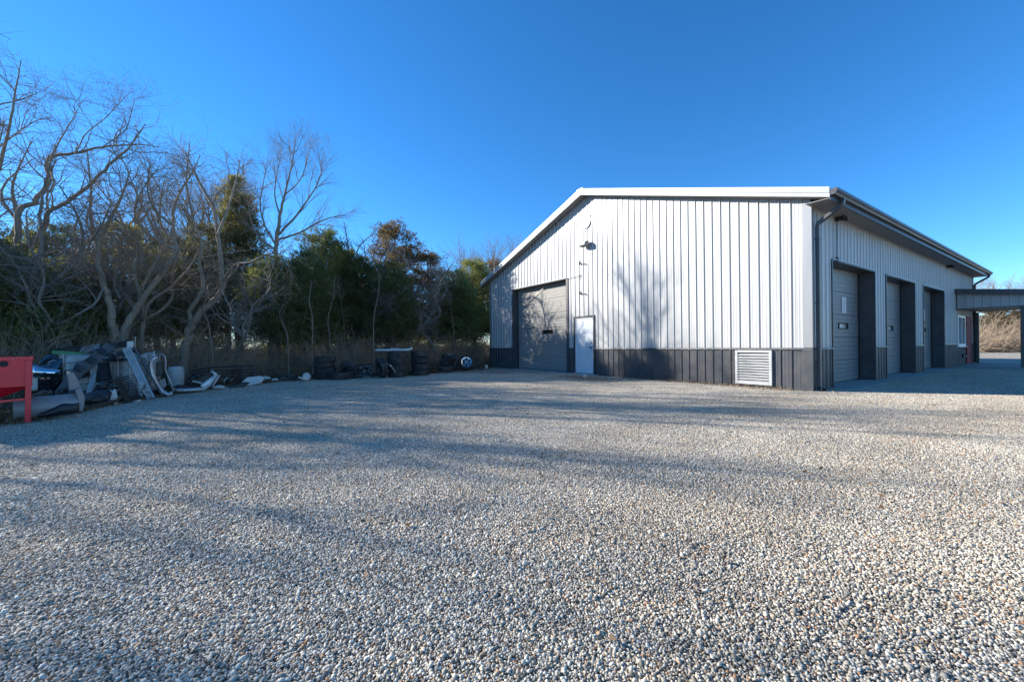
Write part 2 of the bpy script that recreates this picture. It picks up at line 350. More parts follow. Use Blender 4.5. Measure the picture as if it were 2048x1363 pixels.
# ================================================================== WORKSHOP
BW, BL, WZ, WAINS = 13.62, 18.0, 4.0, .90
EDGE_TOP, SLOPE, OVX, OVY = 4.19, .322, .45, .30
RX = -BW / 2
def rooftop(x): return EDGE_TOP + (BW / 2 + OVX - abs(x - RX)) * SLOPE
def under(x): return rooftop(x) - .17
shop = empty('metal_workshop', (0, 0, 0), 0, 'long silver ribbed metal workshop with charcoal wainscot and overhead doors', 'building')
RIB, PW = .2286, .9144
def profile(s0, s1, cuts, amp=1.0, phase=0.0):
    pts = set()
    k0 = int(math.floor((s0 - phase) / RIB)) - 1
    out = []
    for k in range(k0, int((s1 - phase) / RIB) + 3):
        c0 = phase + k * RIB
        for ds, h in ((-.023, 0), (-.009, .023), (.009, .023), (.023, 0), (RIB / 3 - .014, 0), (RIB / 3 - .006, .003), (RIB / 3 + .006, .003), (RIB / 3 + .014, 0), (2 * RIB / 3 - .014, 0), (2 * RIB / 3 - .006, .003), (2 * RIB / 3 + .006, .003), (2 * RIB / 3 + .014, 0)):
            out.append((c0 + ds, h * amp))
    out.sort()
    S = [p[0] for p in out]; H = [p[1] for p in out]
    res = [(s, h) for s, h in out if s0 < s < s1]
    for s in [s0, s1] + [c for c in cuts if s0 < c < s1]: res.append((s, float(np.interp(s, S, H))))
    return sorted(set(res))
def ribbed(name, mat, place, s0, s1, zlo, zhi, holes, parent, phase=0.0, off=0.0, pw=PW):
    n = 0; s = s0
    while s < s1 - .02:
        e = min(s + pw, s1); m = MB()
        pr = profile(s, e, [h for q in holes for h in q[:2]] + [RX], 1.0, phase)
        for (a, ha), (b, hb) in zip(pr[:-1], pr[1:]):
            mid = (a + b) / 2; iv = [(0, 1)]
            lo, hia, hib = zlo, (zhi(a) if callable(zhi) else zhi), (zhi(b) if callable(zhi) else zhi)
            spans = [(lo, None)]; hs = sorted([(q[2], q[3]) for q in holes if q[0] < mid < q[1]])
            segs = []; cur = lo
            for z0, z1 in hs:
                if z0 > cur + .001: segs.append((cur, min(z0, max(hia, hib)), False))
                cur = max(cur, z1)
            if cur < min(hia, hib) - .001: segs.append((cur, None, True))
            for z0, z1, top in segs:
                za, zb = (hia, hib) if top else (z1, z1)
                m.add([place(a, ha + off, z0), place(b, hb + off, z0), place(b, hb + off, zb), place(a, ha + off, za)], [(0, 1, 2, 3)])
        if m.f:
            o = m.build(name, mat, parent, fix=False); n += 1
        s = e
    return n
pg = lambda s, o, z: (s, -o, z)          # gable wall, facing the yard
psd = lambda s, o, z: (o, s, z)          # long wall with the three doors
pl = lambda s, o, z: (-BW - o, s, z)
pb = lambda s, o, z: (s, BL + o, z)
GD = (-11.55, -7.93, 0, 3.57)            # gable overhead door opening
MD = (-7.49, -6.52, 0, 2.07)             # walk door opening
LV = (-1.60, -.80, .08, .865)            # louvre opening
SD = [(1.13, 4.13, 0, 2.97), (5.11, 8.11, 0, 2.97), (9.15, 12.20, 0, 2.97)]
WN = (14.52, 15.95, .87, 2.08); RD = (16.28, 17.28, 0, 2.08)
gh, sh = [GD, MD, LV], SD + [WN, RD]
ribbed('wall_panel', M_wall, pg, -BW, 0, WAINS, lambda s: under(s), gh, shop, .07)
ribbed('wainscot_panel', M_char, pg, -BW, 0, -.08, WAINS, gh, shop, .07)
ribbed('wall_panel', M_wall, psd, 0, BL, WAINS, WZ, sh, shop, .1)
ribbed('wainscot_panel', M_char, psd, 0, BL, -.08, WAINS, sh, shop, .1)
ribbed('wall_panel', M_wall, pl, 0, BL, 0, WZ, [], shop, .1, pw=6)
ribbed('wall_panel', M_wall, pb, -BW, 0, 0, lambda s: under(s), [], shop, .1, pw=6)
# roof
for sgn in (1, -1):
    xe = RX + sgn * (BW / 2 + OVX)
    m = MB(); z0, z1 = EDGE_TOP, rooftop(RX)
    for k in range(int((BL + 2 * OVY) / .3048) + 1):
        y = -OVY + k * .3048
        m.bar((xe, min(y + .02, BL + OVY), z0 + .012), (RX, min(y + .02, BL + OVY), z1 + .012), .03, .024)
    m.hull8([(xe, -OVY, z0 - .03), (RX, -OVY, z1 - .03), (RX, BL + OVY, z1 - .03), (xe, BL + OVY, z0 - .03), (xe, -OVY, z0), (RX, -OVY, z1), (RX, BL + OVY, z1), (xe, BL + OVY, z0)])
    rf = m.build('roof_slope', M_trimw, shop)
    # rake trim in two steps, light metal
    for (y0, y1, dt, h) in ((-OVY - .035, -OVY, .035, .125), (-OVY - .020, -OVY + .01, -.090, .085)):
        m = MB(); a, b = xe, RX
        za, zb = EDGE_TOP + dt, rooftop(RX) + dt
        m.hull8([(a, y0, za - h), (b, y0, zb - h), (b, y1, zb - h), (a, y1, za - h), (a, y0, za), (b, y0, zb), (b, y1, zb), (a, y1, za)])
        m.build('rake_trim', M_trimw, shop)
    # rake soffit: a grooved strip
    m = MB(); ng_ = 4; w = (OVY - .02) / ng_
    for k in range(ng_):
        y0, y1 = -OVY + .012 + k * w, -OVY + .012 + k * w + w * .88
        za, zb = EDGE_TOP - .165, rooftop(RX) - .165
        m.hull8([(xe, y0, za - .008), (RX, y0, zb - .008), (RX, y1, zb - .008), (xe, y1, za - .008), (xe, y0, za), (RX, y0, zb), (RX, y1, zb), (xe, y1, za)])
        m.hull8([(xe, y1, za - .002), (RX, y1, zb - .002), (RX, y0 + w, zb - .002), (xe, y0 + w, za - .002), (xe, y1, za), (RX, y1, zb), (RX, y0 + w, zb), (xe, y0 + w, za)])
    m.build('rake_soffit', M_soff, shop)
MB().box(RX - .16, RX + .16, -OVY - .04, BL + OVY, rooftop(RX) + .005, rooftop(RX) + .03).build('ridge_cap', M_trimw, shop, bevel=.008)
# eave soffit in boards, eave fascia and gutter on the long wall
y = -OVY + .02
while y < BL + OVY - .05:
    e = min(y + .40, BL + OVY); m = MB(); k = y
    while k < e - .01:
        f = min(k + .1, e)
        m.box(.002, OVX - .01, k, k + .078, WZ + .002, WZ + .014); m.box(.002, OVX - .01, k + .078, f, WZ + .007, WZ + .014); k = f
    m.build('soffit_panel', M_soff, shop); y = e
MB().box(OVX - .008, OVX + .012, -OVY, BL + OVY, WZ - .035, EDGE_TOP - .035).build('eave_fascia', M_dark, shop)
gp = [(OVX + .014, 4.17), (OVX + .014, 4.055), (OVX + .085, 4.055), (OVX + .10, 4.085), (OVX + .135, 4.125), (OVX + .135, 4.175), (OVX + .12, 4.175), (OVX + .12, 4.13), (OVX + .085, 4.09), (OVX + .075, 4.067), (OVX + .024, 4.067), (OVX + .024, 4.17)]
gut = MB().extr(gp, -OVY - .03, BL + OVY + .03).build('gutter', M_dark, shop)
for yy in (-OVY - .034, BL + OVY + .026): MB().extr([(OVX + .014, 4.17), (OVX + .014, 4.055), (OVX + .085, 4.055), (OVX + .135, 4.125), (OVX + .135, 4.175)], yy, yy + .008).build('end_cap', M_dark, gut)
MB().box(.004, .03, 0, BL, WZ - .03, WZ - .001).build('eave_moulding', M_trimw, shop)
def downspout(y, zb, kick):
    pts = [(OVX + .07, y, 4.06), (OVX + .07, y, 3.99), (OVX + .045, y, 3.93), (OVX - .02, y, 3.88), (.16, y, 3.70), (.10, y, 3.65), (.075, y, 3.58), (.075, y, zb + .12), (.085, y - .01, zb + .07), (.17, y - .06, zb + .03)]
    d = MB(); pts = [Vector(p) for p in pts]
    vs = []; fs = []
    for i, p in enumerate(pts):
        tg = (pts[min(i + 1, len(pts) - 1)] - pts[max(i - 1, 0)]).normalized(); sd = Vector((0, 1, 0)); up = tg.cross(sd).normalized(); sd = up.cross(tg).normalized()
        for a, b in ((-1, -1), (1, -1), (1, 1), (-1, 1)): vs.append(p + sd * a * .05 + up * b * .038)
    for i in range(len(pts) - 1):
        for k in range(4): fs.append((i * 4 + k, i * 4 + (k + 1) % 4, i * 4 + 4 + (k + 1) % 4, i * 4 + 4 + k))
    d.add(vs, fs); o = d.build('downspout', M_dark, shop, bevel=.012)
    for z in (3.3, 1.9, .6): MB().box(.02, .118, y - .056, y + .056, z, z + .03).build('strap', M_dark, o)
    return o
downspout(.16, 0, 1); downspout(BL - .12, 0, 1)
# corner, base and cap trims
for z0, z1, mt, k in ((WAINS + .045, 4.11, M_trimg, 0), (-.06, WAINS, M_char, .002)):
    MB().box(-.155, .032 + k, -.032 - k, -.006, z0, z1).box(.006, .032 + k, -.006, .10, z0, z1 - .12).build('corner_trim', mt, shop, bevel=.004)
    MB().box(-BW - .03, -BW + .10, -.032 - k, -.006, z0, z1 - .02).build('corner_trim', mt, shop, bevel=.004)
MB().box(.006, .032, BL - .10, BL + .03, -.06, WZ - .03).build('corner_trim', M_trimw, shop)
def cap(place, a, b):
    m = MB(); z = WAINS
    m.hull8([place(a, 0, z), place(b, 0, z), place(b, .036, z), place(a, .036, z), place(a, 0, z + .045), place(b, 0, z + .045), place(b, .030, z + .04), place(a, .030, z + .04)])
    m.build('wainscot_cap', M_char, shop)
for a, b in ((-BW, GD[0] - .11), (GD[1] + .03, MD[0] - .05), (MD[1] + .05, 0.034)): cap(pg, a, b)
for a, b in ((-.034, SD[0][0] - .03), (SD[0][1] + .03, SD[1][0] - .03), (SD[1][1] + .03, SD[2][0] - .03), (SD[2][1] + .03, WN[0] - .04), (WN[1] + .04, RD[0] - .05), (RD[1] + .05, BL)): cap(psd, a, b)
# screws on the gable panels
m = MB()
for z in (1.45, 2.15, 2.9, 3.7, 4.6, 5.4):
    k = -BW + .07
    while k < -.1:
        for dx in (.055,):
            x = k + dx
            if z < under(x) - .15 and not any(h[0] - .05 < x < h[1] + .05 and h[2] - .05 < z < h[3] + .1 for h in gh): m.lathe([(.008, 0), (.008, .003), (.004, .006)], 5, True, 'y', (x, -.009, z))
        k += RIB
for i in range(0): pass
sc_ = m.build('panel_screws', M_galv, shop); sc_['kind'] = 'stuff'

# overhead doors ---------------------------------------------------------
def overhead(place, op, rec, nsec, wins, jamb, depth_dir=1):
    s0, s1, z0, z1 = op
    def P(s, o, z): return place(s, o, z)
    def slab(m, a, b, o0, o1, c, d): return m.hull8([P(a, o0, c), P(b, o0, c), P(b, o1, c), P(a, o1, c), P(a, o0, d), P(b, o0, d), P(b, o1, d), P(a, o1, d)])
    # jamb returns and head, charcoal box trims, set slightly proud of the wall
    for a, b in ((s0 - .10, s0 + .012), (s1 - .012, s1 + .10 if jamb == 'wide' else s1 + .03)):
        if a < s0: a = s0 - (.10 if jamb == 'wide' else .025)
        slab(MB(), a, b, -rec - .03, .028, z0 - .02, z1 + .012).build('door_jamb', M_char, shop, bevel=.004)
    slab(MB(), s0 + .012, s1 - .012, -rec - .03, .026, z1 - .012, z1 + .03).build('door_head', M_char, shop)
    slab(MB(), s0 - .10 if jamb == 'wide' else s0 - .025, s1 + .03, .001, .05, z1 + .013, z1 + .032).build('drip_cap', M_trimw, shop)
    root = slab(MB(), s0 + .015, s1 - .015, -rec - .09, -rec - .06, z0, z1 - .015).build('overhead_door', M_rubber_seal, shop)
    H = (z1 - z0) / nsec
    for k in range(nsec):
        a0, a1 = z0 + .035 + k * H if k == 0 else z0 + k * H + .004, z0 + (k + 1) * H - .004
        m = MB(); nr = 5; rh = (a1 - a0) / nr
        for j in range(nr):           # shallow horizontal ribs across each section
            b0, b1 = a0 + j * rh, a0 + (j + 1) * rh
            hole = [w for w in wins if w[0] == k and j == w[3]]
            segs = [(s0 + .02, s1 - .02)]
            if hole: w = hole[0]; segs = [(s0 + .02, w[1]), (w[2], s1 - .02)]
            for x0, x1 in segs:
                m.hull8([P(x0, -rec - .05, b0 + .0006), P(x1, -rec - .05, b0 + .0006), P(x1, -rec - .006, b0 + .0006), P(x0, -rec - .006, b0 + .0006), P(x0, -rec - .05, b1 - .0006), P(x1, -rec - .05, b1 - .0006), P(x1, -rec, b1 - .005), P(x0, -rec, b1 - .005)])
        sec = m.build('door_section', M_odoor if jamb == 'wide' else M_sdoor, root)
        for w in wins:
            if w[0] != k: continue
            j = w[3]; b0, b1 = a0 + j * rh, a0 + (j + 1) * rh
            fr = MB(); tk = .025
            for (p0, p1, q0, q1) in ((w[1] - tk, w[2] + tk, b0 - tk, b0), (w[1] - tk, w[2] + tk, b1, b1 + tk), (w[1] - tk, w[1], b0, b1), (w[2], w[2] + tk, b0, b1)): slab(fr, p0, p1, -rec - .01, -rec + .018, q0, q1)
            fr.build('window_frame', M_rubber_seal, root)
            slab(MB(), w[1], w[2], -rec - .045, -rec - .035, b0, b1).build('window_pane', M_glass if jamb == 'wide' else M_reflpane, root)
    slab(MB(), s0 + .02, s1 - .02, -rec - .05, -rec - .005, z0 + .002, z0 + .032).build('bottom_seal', M_rubber_seal, root)
    for a, b in ((s0 + .013, s0 + .05), (s1 - .05, s1 - .013)): slab(MB(), a, b, -rec + .004, -rec + .02, z0, z1 - .013).build('weather_strip', M_rubber_seal, root)
    return root
overhead(pg, GD, .24, 6, [(2, -9.72, -9.10, 3)], 'wide')
for i, q in enumerate(SD):
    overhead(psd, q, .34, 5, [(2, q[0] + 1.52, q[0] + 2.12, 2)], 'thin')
# white walk door
s0, s1, z0, z1 = MD
m = MB()
for a, b, c, d in ((s0 - .05, s0 + .02, 0, z1 + .03), (s1 - .02, s1 + .05, 0, z1 + .03), (s0 + .02, s1 - .02, z1 - .035, z1 + .03)): m.box(a, b, -.034, .05, c, d)
fr = m.build('door_frame', M_char, shop, bevel=.004)
m = MB()
for a, b, c, d in ((s0 + .022, s0 + .06, .02, z1 - .037), (s1 - .06, s1 - .022, .02, z1 - .037), (s0 + .06, s1 - .06, z1 - .075, z1 - .037)): m.box(a, b, -.012, .04, c, d)
m.build('door_stop', M_white, fr, bevel=.003)
dr = MB().box(s0 + .063, s1 - .063, .004, .05, .035, z1 - .078).build('walk_door', M_white, shop, bevel=.004)
MB().lathe([(.0, -.075), (.022, -.075), (.030, -.055), (.026, -.03), (.012, -.02), (.012, 0), (.03, .0), (.03, .006)], 12, False, 'y', (s1 - .14, .0, .96)).build('door_knob', M_dark, dr, smooth=True)
MB().lathe([(.0, -.02), (.024, -.02), (.026, .004)], 12, False, 'y', (s1 - .14, .0, 1.13)).build('deadbolt', M_dark, dr)
MB().box(s0 + .02, s1 - .02, -.06, .04, -.02, .03).build('threshold', M_galv, fr)
MB().box(s0 - .2, s1 + .25, -.42, -.05, -.1, .022).build('door_step', M_conc, shop, bevel=.01)
# louvre
s0, s1, z0, z1 = LV
m = MB()
for a, b, c, d in ((s0 - .02, s0 + .04, z0 - .02, z1 + .02), (s1 - .04, s1 + .02, z0 - .02, z1 + .02), (s0 + .04, s1 - .04, z0 - .02, z0 + .035), (s0 + .04, s1 - .04, z1 - .035, z1 + .02)): m.box(a, b, -.055, .03, c, d)
lv = m.build('louvre_vent', M_louv, shop, bevel=.004)
MB().box(s0 + .04, s1 - .04, .06, .07, z0, z1).build('backing', M_rubber_seal, lv)
ns = 11
for k in range(ns):
    z = z0 + .045 + k * (z1 - z0 - .08) / ns
    MB().hull8([(s0 + .041, -.050, z), (s1 - .041, -.050, z), (s1 - .041, .03, z + .055), (s0 + .041, .03, z + .055), (s0 + .041, -.050, z + .006), (s1 - .041, -.050, z + .006), (s1 - .041, .03, z + .061), (s0 + .041, .03, z + .061)]).box(s0 + .041, s1 - .041, -.054, -.048, z - .012, z + .008).build('slat', M_louv, lv)
# window and red door under the porch
s0, s1, z0, z1 = WN
m = MB()
for a, b, c, d in ((s0 - .04, s0 + .06, z0 - .05, z1 + .05), (s1 - .06, s1 + .04, z0 - .05, z1 + .05), (s0 + .06, s1 - .06, z0 - .05, z0 + .05), (s0 + .06, s1 - .06, z1 - .05, z1 + .05), ((s0 + s1) / 2 - .025, (s0 + s1) / 2 + .025, z0 + .05, z1 - .05)): m.box(-.06, .05, a, b, c, d)
wf = m.build('window', M_white, shop, bevel=.005)
for a, b in ((s0 + .061, (s0 + s1) / 2 - .026), ((s0 + s1) / 2 + .026, s1 - .061)): MB().box(-.02, -.012, a, b, z0 + .051, z1 - .051).build('pane', M_glass, wf)
MB().box(0.0, .085, s0 - .06, s1 + .06, z0 - .085, z0 - .051).build('sill', M_white, wf, bevel=.004)
s0, s1, z0, z1 = RD
m = MB()
for a, b, c, d in ((s0 - .05, s0 + .04, 0, z1 + .05), (s1 - .04, s1 + .05, 0, z1 + .05), (s0 + .04, s1 - .04, z1 - .04, z1 + .05)): m.box(-.05, .045, a, b, c, d)
rfm = m.build('door_frame', M_reddoor, shop, bevel=.004)
rdm = MB().box(-.01, .038, s0 + .042, s1 - .042, .03, z1 - .042).build('red_door', M_reddoor, shop, bevel=.004)
MB().lathe([(.0, .07), (.022, .07), (.03, .05), (.012, .02), (.012, 0)], 10, False, 'x', (.038, s0 + .12, .98)).build('door_knob', M_galv, rdm, smooth=True)
# interior floor closes the shell
MB().box(-BW + .05, -.45, .40, BL - .05, -.2, .0).build('floor_slab', M_conc, shop)
for q in SD: MB().box(-.445, .42, q[0] - .12, q[1] + .12, -.12, .012).build('door_apron', M_conc, shop, bevel=.01)
MB().box(GD[0] - .05, GD[1] + .05, -.22, .39, -.12, .012).build('door_apron', M_conc, shop, bevel=.01)
MB().box(-7.7, -.02, -.21, -.045, -.12, -.012).build('foundation_edge', M_conc, shop, bevel=.01)

# porch ---------------------------------------------------------------
porch = empty('porch_canopy', (1.2, 16, 0), 0, 'low porch canopy with dark fascia on posts at far end of workshop', 'canopy')
PX1, PY0, PY1 = 2.6, 14.25, 17.85
def pm(m, name, mat, **k):
    o = m.build(name, mat, porch, **k); o.matrix_parent_inverse = Matrix.Translation((-1.2, -16, 0)); return o
zt = lambda x: 3.16 - .13 * x
pm(MB().hull8([(.03, PY0 - .2, zt(0) - .10), (PX1 + .15, PY0 - .2, zt(PX1) - .10), (PX1 + .15, PY1 + .2, zt(PX1) - .10), (.03, PY1 + .2, zt(0) - .10), (.03, PY0 - .2, zt(0)), (PX1 + .15, PY0 - .2, zt(PX1)), (PX1 + .15, PY1 + .2, zt(PX1)), (.03, PY1 + .2, zt(0))]), 'canopy_roof', M_dark)
pm(MB().hull8([(.03, PY0 - .235, zt(0) - .17), (PX1 + .18, PY0 - .235, zt(PX1) - .17), (PX1 + .18, PY0 - .203, zt(PX1) - .17), (.03, PY0 - .203, zt(0) - .17), (.03, PY0 - .235, zt(0) + .02), (PX1 + .18, PY0 - .235, zt(PX1) + .02), (PX1 + .18, PY0 - .203, zt(PX1) + .02), (.03, PY0 - .203, zt(0) + .02)]), 'fascia', M_dark)
before = set(shop.children)
ribbed('header_panel', M_wall, lambda s, o, z: (s, PY0 - o, z), .05, PX1, 2.37, lambda s: zt(s) - .11, [], shop, .07, pw=.2286 * 2)
ribbed('header_panel', M_wall, lambda s, o, z: (s, PY1 + o, z), .05, PX1, 2.37, lambda s: zt(s) - .11, [], shop, .07, pw=PW)
for o in set(shop.children) - before: o.parent = porch; o.matrix_parent_inverse = Matrix.Translation((-1.2, -16, 0))
pm(MB().box(.04, PX1, PY0 - .03, PY0 + .11, 2.335, 2.368), 'header_trim', M_dark)
for k in range(12):
    a = PY0 + .14 + k * (PY1 - PY0 - .2) / 12; b = a + (PY1 - PY0 - .2) / 12 - .012
    pm(MB().box(.04, PX1 - .04, a, b, 2.40, 2.42), 'ceiling_board', M_wood)
for x, y in ((1.73, PY0 + .06), (.16, PY1 - .08), (1.73, PY1 - .08)):
    pm(MB().box(x - .055, x + .055, y - .055, y + .055, -.02, 2.34), 'post', M_dark, bevel=.008)
MB().box(.035, 3.2, 13.75, 18.2, -.2, .03).build('porch_slab', M_conc, bevel=.01)['kind'] = 'structure'

# things fixed to the walls -----------------------------------------------
wl = empty('wall_light', (-6.80, -.02, 4.63), 0, 'grey floodlight fixture fixed high on the gable wall', 'light')
MB().box(-.06, .06, -.05, .02, -.06, .06).build('bracket', M_galv, wl, bevel=.01)
MB().hull8([(-.17, -.24, -.07), (.15, -.24, -.07), (.15, -.05, -.10), (-.17, -.05, -.10), (-.17, -.21, .08), (.15, -.21, .08), (.15, -.05, .11), (-.17, -.05, .11)]).build('housing', M_grey, wl, bevel=.012)
MB().hull8([(-.15, -.262, -.055), (.13, -.262, -.055), (.13, -.245, -.06), (-.15, -.245, -.06), (-.15, -.225, .07), (.13, -.225, .07), (.13, -.205, .07), (-.15, -.205, .07)]).build('lens', M_lens, wl)
sg = tag(MB().lathe([(0, -.02), (.285, -.02), (.29, -.010), (.29, 0)], 20, False, 'y', (0, 0, 0)).build('round_sign', M_white), 'round white sign high under the gable peak', 'sign')
sg.location = (-6.88, -.024, 5.49)
MB().lathe([(0, -.024), (.15, -.024), (.15, -.021)], 14, False, 'y', (.08, 0, .03)).build('faded_print', M_teal, sg)
for z, nm in ((3.98, 'upper'), (2.90, 'lower')):
    hk = tag(MB().tube([(-.10, -.02, -.01), (-.06, -.10, .05), (.0, -.13, .06), (.06, -.14, .03), (.10, -.15, -.05)], [.016, .02, .026, .024, .012], 7).tube([(0, -.02, 0), (0, -.12, .05)], .012, 6).build('wall_hook', M_rubber_seal, smooth=True), 'bent black hook on the gable wall, %s of two' % nm, 'hook', 'black hooks on the gable wall')
    hk.location = (-7.06, 0, z)
cb = tag(MB().tube([(-7.88, -.035, 3.55), (-7.6, -.028, 3.555), (-7.3, -.03, 3.56), (-7.12, -.03, 3.60), (-7.16, -.03, 3.52), (-7.24, -.03, 3.48)], .008, 5).build('loose_cable', M_dark), 'thin cable running right from top of gable overhead door', 'cable')
cc = tag(MB().tube([(-7.10, -.026, 3.9), (-7.11, -.03, 3.3), (-7.09, -.03, 2.98)], .005, 5).build('hanging_wire', M_dark), 'thin wire hanging between the two black hooks', 'cable')
rp = tag(MB().tube([(-9.15 - 1.9 * k, .20 - .02, 3.52 - .75 * (k ** 1.35)) for k in [i / 12 for i in range(13)]], .008, 5).build('pull_rope', M_galv), 'thin pull rope sagging across top of gable overhead door', 'rope')
for y, nm in ((1.40, 'above nearest side overhead door'), (12.7, 'above farthest side overhead door')):
    fl = empty('soffit_floodlight', (0, y, 3.96), 0, 'small black twin floodlight under eave ' + nm, 'light', 'black floodlights under the eave')
    MB().box(.02, .07, -.05, .05, -.05, .03).build('base', M_rubber_seal, fl, bevel=.006)
    for s in (-1, 1): MB().lathe([(.02, 0), (.03, .05), (.05, .12), (.052, .13), (.0, .13)], 10, False, 'x', (.07, s * .09, -.02)).build('lamp_head', M_rubber_seal, fl)
    if y < 2: MB().tube([(.03, .02, -.05), (.028, .03, -.4), (.03, .0, -.75), (.028, .01, -.92)], .007, 5).box(.012, .05, -.03, .03, -1.0, -.90).build('cord', M_rubber_seal, fl)
for i, (q, dz, nm) in enumerate(((SD[0], 0, 'nearest'), (SD[2], 0, 'farthest'))):
    pn = tag(MB().box(0, .003, 0, .30, 0, .42).build('paper_notice', M_paper), 'tall white paper notice stuck on %s side overhead door' % nm, 'notice', 'paper notices on overhead doors')
    pn.location = (-.333, q[0] + 1.72, 1.83)
    m = MB()
    for k in range(9): m.box(.0035, .005, .06 + .02 * (k % 3), .24 - .03 * ((k * 2) % 3), .04 + k * .04, .052 + k * .04)
    m.build('printed_lines', M_ink, pn)
hb = empty('hose_bib', (0, 15.45, .42), 0, 'small dark hose tap box on wainscot below porch window', 'tap')
MB().box(.02, .06, -.06, .06, -.08, .08).build('box', M_rubber_seal, hb, bevel=.008); MB().tube([(.05, 0, .0), (.12, 0, -.01), (.13, 0, -.06)], .02, 7).build('spout', M_galv, hb)
cpt = empty('pipe_cap', (-5.62, -1.35, 0), 0, 'short white capped pipe sticking out of gravel by walk door', 'pipe')
MB().lathe([(.05, -.1), (.05, .07)], 14).build('pipe', M_wplas, cpt, smooth=True); MB().lathe([(.0, .115), (.056, .113), (.062, .10), (.062, .05)], 14).build('cap', M_wplas, cpt, smooth=True)

# ================================================================== TREES
class Tubes:               # many thin tapered tubes gathered into one triangle mesh
    def __init__(s): s.v = []; s.f = []; s.n = 0; s.tw = []; s.tr = []
    def add(s, pts, rad):
        pts = np.asarray(pts); rad = np.asarray(rad); m = len(pts); r0 = rad[0]
        k = 8 if r0 > .09 else 6 if r0 > .04 else 4 if r0 > .014 else 3
        t = np.gradient(pts, axis=0); t /= np.linalg.norm(t, axis=1, keepdims=True) + 1e-9
        ref = np.array([.3, .9, .2]) if abs(t[0, 2]) > .6 else np.array([.1, .2, 1.0])
        u = np.cross(t, ref); u /= np.linalg.norm(u, axis=1, keepdims=True) + 1e-9; w = np.cross(t, u)
        a = np.arange(k) * 2 * PI / k
        ring = (u[:, None] * np.cos(a)[None, :, None] + w[:, None] * np.sin(a)[None, :, None]) * rad[:, None, None] + pts[:, None]
        s.v.append(ring.reshape(-1, 3)); b = s.n
        i = np.arange(m - 1)[:, None] * k; j = np.arange(k)[None]; j2 = (np.arange(k)[None] + 1) % k
        q = np.stack([b + i + j, b + i + j2, b + i + k + j2, b + i + k + j], -1).reshape(-1, 4)
        s.f.append(q); s.n += m * k
    def twig(s, pts, r0, r1): s.tw.append(pts); s.tr.append((r0, r1))
    def flush(s):
        if not s.tw: return
        c = np.array(s.tw); rr = np.array(s.tr); n, m, _ = c.shape; s.tw = []; s.tr = []
        t = np.gradient(c, axis=1); t /= np.linalg.norm(t, axis=2, keepdims=True) + 1e-9; u = np.cross(t, np.array([.31, .72, .62])); u /= np.linalg.norm(u, axis=2, keepdims=True) + 1e-9; w = np.cross(t, u)
        ra = rr[:, :1] + (rr[:, 1:] - rr[:, :1]) * np.linspace(0, 1, m)[None]; a = np.arange(3) * 2 * PI / 3
        v = c[:, :, None] + (u[:, :, None] * np.cos(a)[None, None, :, None] + w[:, :, None] * np.sin(a)[None, None, :, None]) * ra[:, :, None, None]
        i = np.arange(m - 1)[:, None] * 3; j = np.arange(3)[None]; j2 = (j + 1) % 3
        q = np.stack([i + j, i + j2, i + 3 + j2, i + 3 + j], -1).reshape(-1, 4)
        s.f.append((q[None] + (np.arange(n) * m * 3)[:, None, None]).reshape(-1, 4) + s.n); s.v.append(v.reshape(-1, 3)); s.n += n * m * 3
    def mesh(s, name, mat): return raw_mesh(name, np.concatenate(s.v), np.concatenate(s.f), mat, smooth=True)
TK = 1.0
def grow(T, rg, pts, rads, lvl, P):
    """tube along pts, then side branches; P: levels of (branches per metre, length factor, angle, wander, lift)"""
    T.add(pts, rads)
    if lvl >= len(P): return
    dens, lf, ang, wan, lift = P[lvl]
    seg = np.linalg.norm(np.diff(pts, axis=0), axis=1); L = seg.sum(); cum = np.concatenate([[0], np.cumsum(seg)])
    n = max(1, int(L * dens + rg.random()))
    t0 = .10 if lvl else .22
    fs_ = rg.uniform(t0, 1.0, n)
    if lvl == 0: fs_ = np.concatenate([fs_, rg.uniform(.8, 1.0, 5)])
    for f in np.sort(fs_):
        s = f * L; i = min(np.searchsorted(cum, s) - 1, len(seg) - 1); i = max(i, 0); k = (s - cum[i]) / (seg[i] + 1e-9)
        p = pts[i] * (1 - k) + pts[i + 1] * k; d = (pts[i + 1] - pts[i]) / (seg[i] + 1e-9); rr = rads[i] * (1 - k) + rads[i + 1] * k
        ax = np.cross(d, rg.normal(size=3)); ax /= np.linalg.norm(ax) + 1e-9
        th = ang * rg.uniform(.7, 1.3); c = d * math.cos(th) + ax * math.sin(th); c[2] += lift * .5; c /= np.linalg.norm(c)
        l = lf * rg.uniform(.55, 1.25) * (1.1 - .5 * f)
        r0 = min(rr * rg.uniform(.5, .75), (.009 * l + .0025) * TK if lvl else (.013 * l + .003) * TK ** .5)
        m = max(3, int(l / .16)) if lvl < 2 else 3
        m = min(m, 9); q = [p]; dd = c.copy()
        for j in range(m):
            dd = dd + rg.normal(size=3) * wan; dd[2] += lift * .12; dd /= np.linalg.norm(dd); q.append(q[-1] + dd * l / m)
        if lvl == len(P) - 1 and m == 3: T.twig(q, r0, max(r0 * .28, .0022 * TK)); continue
        grow(T, rg, np.array(q), np.linspace(r0, max(r0 * .28, .0022 * TK), m + 1), lvl + 1, P)
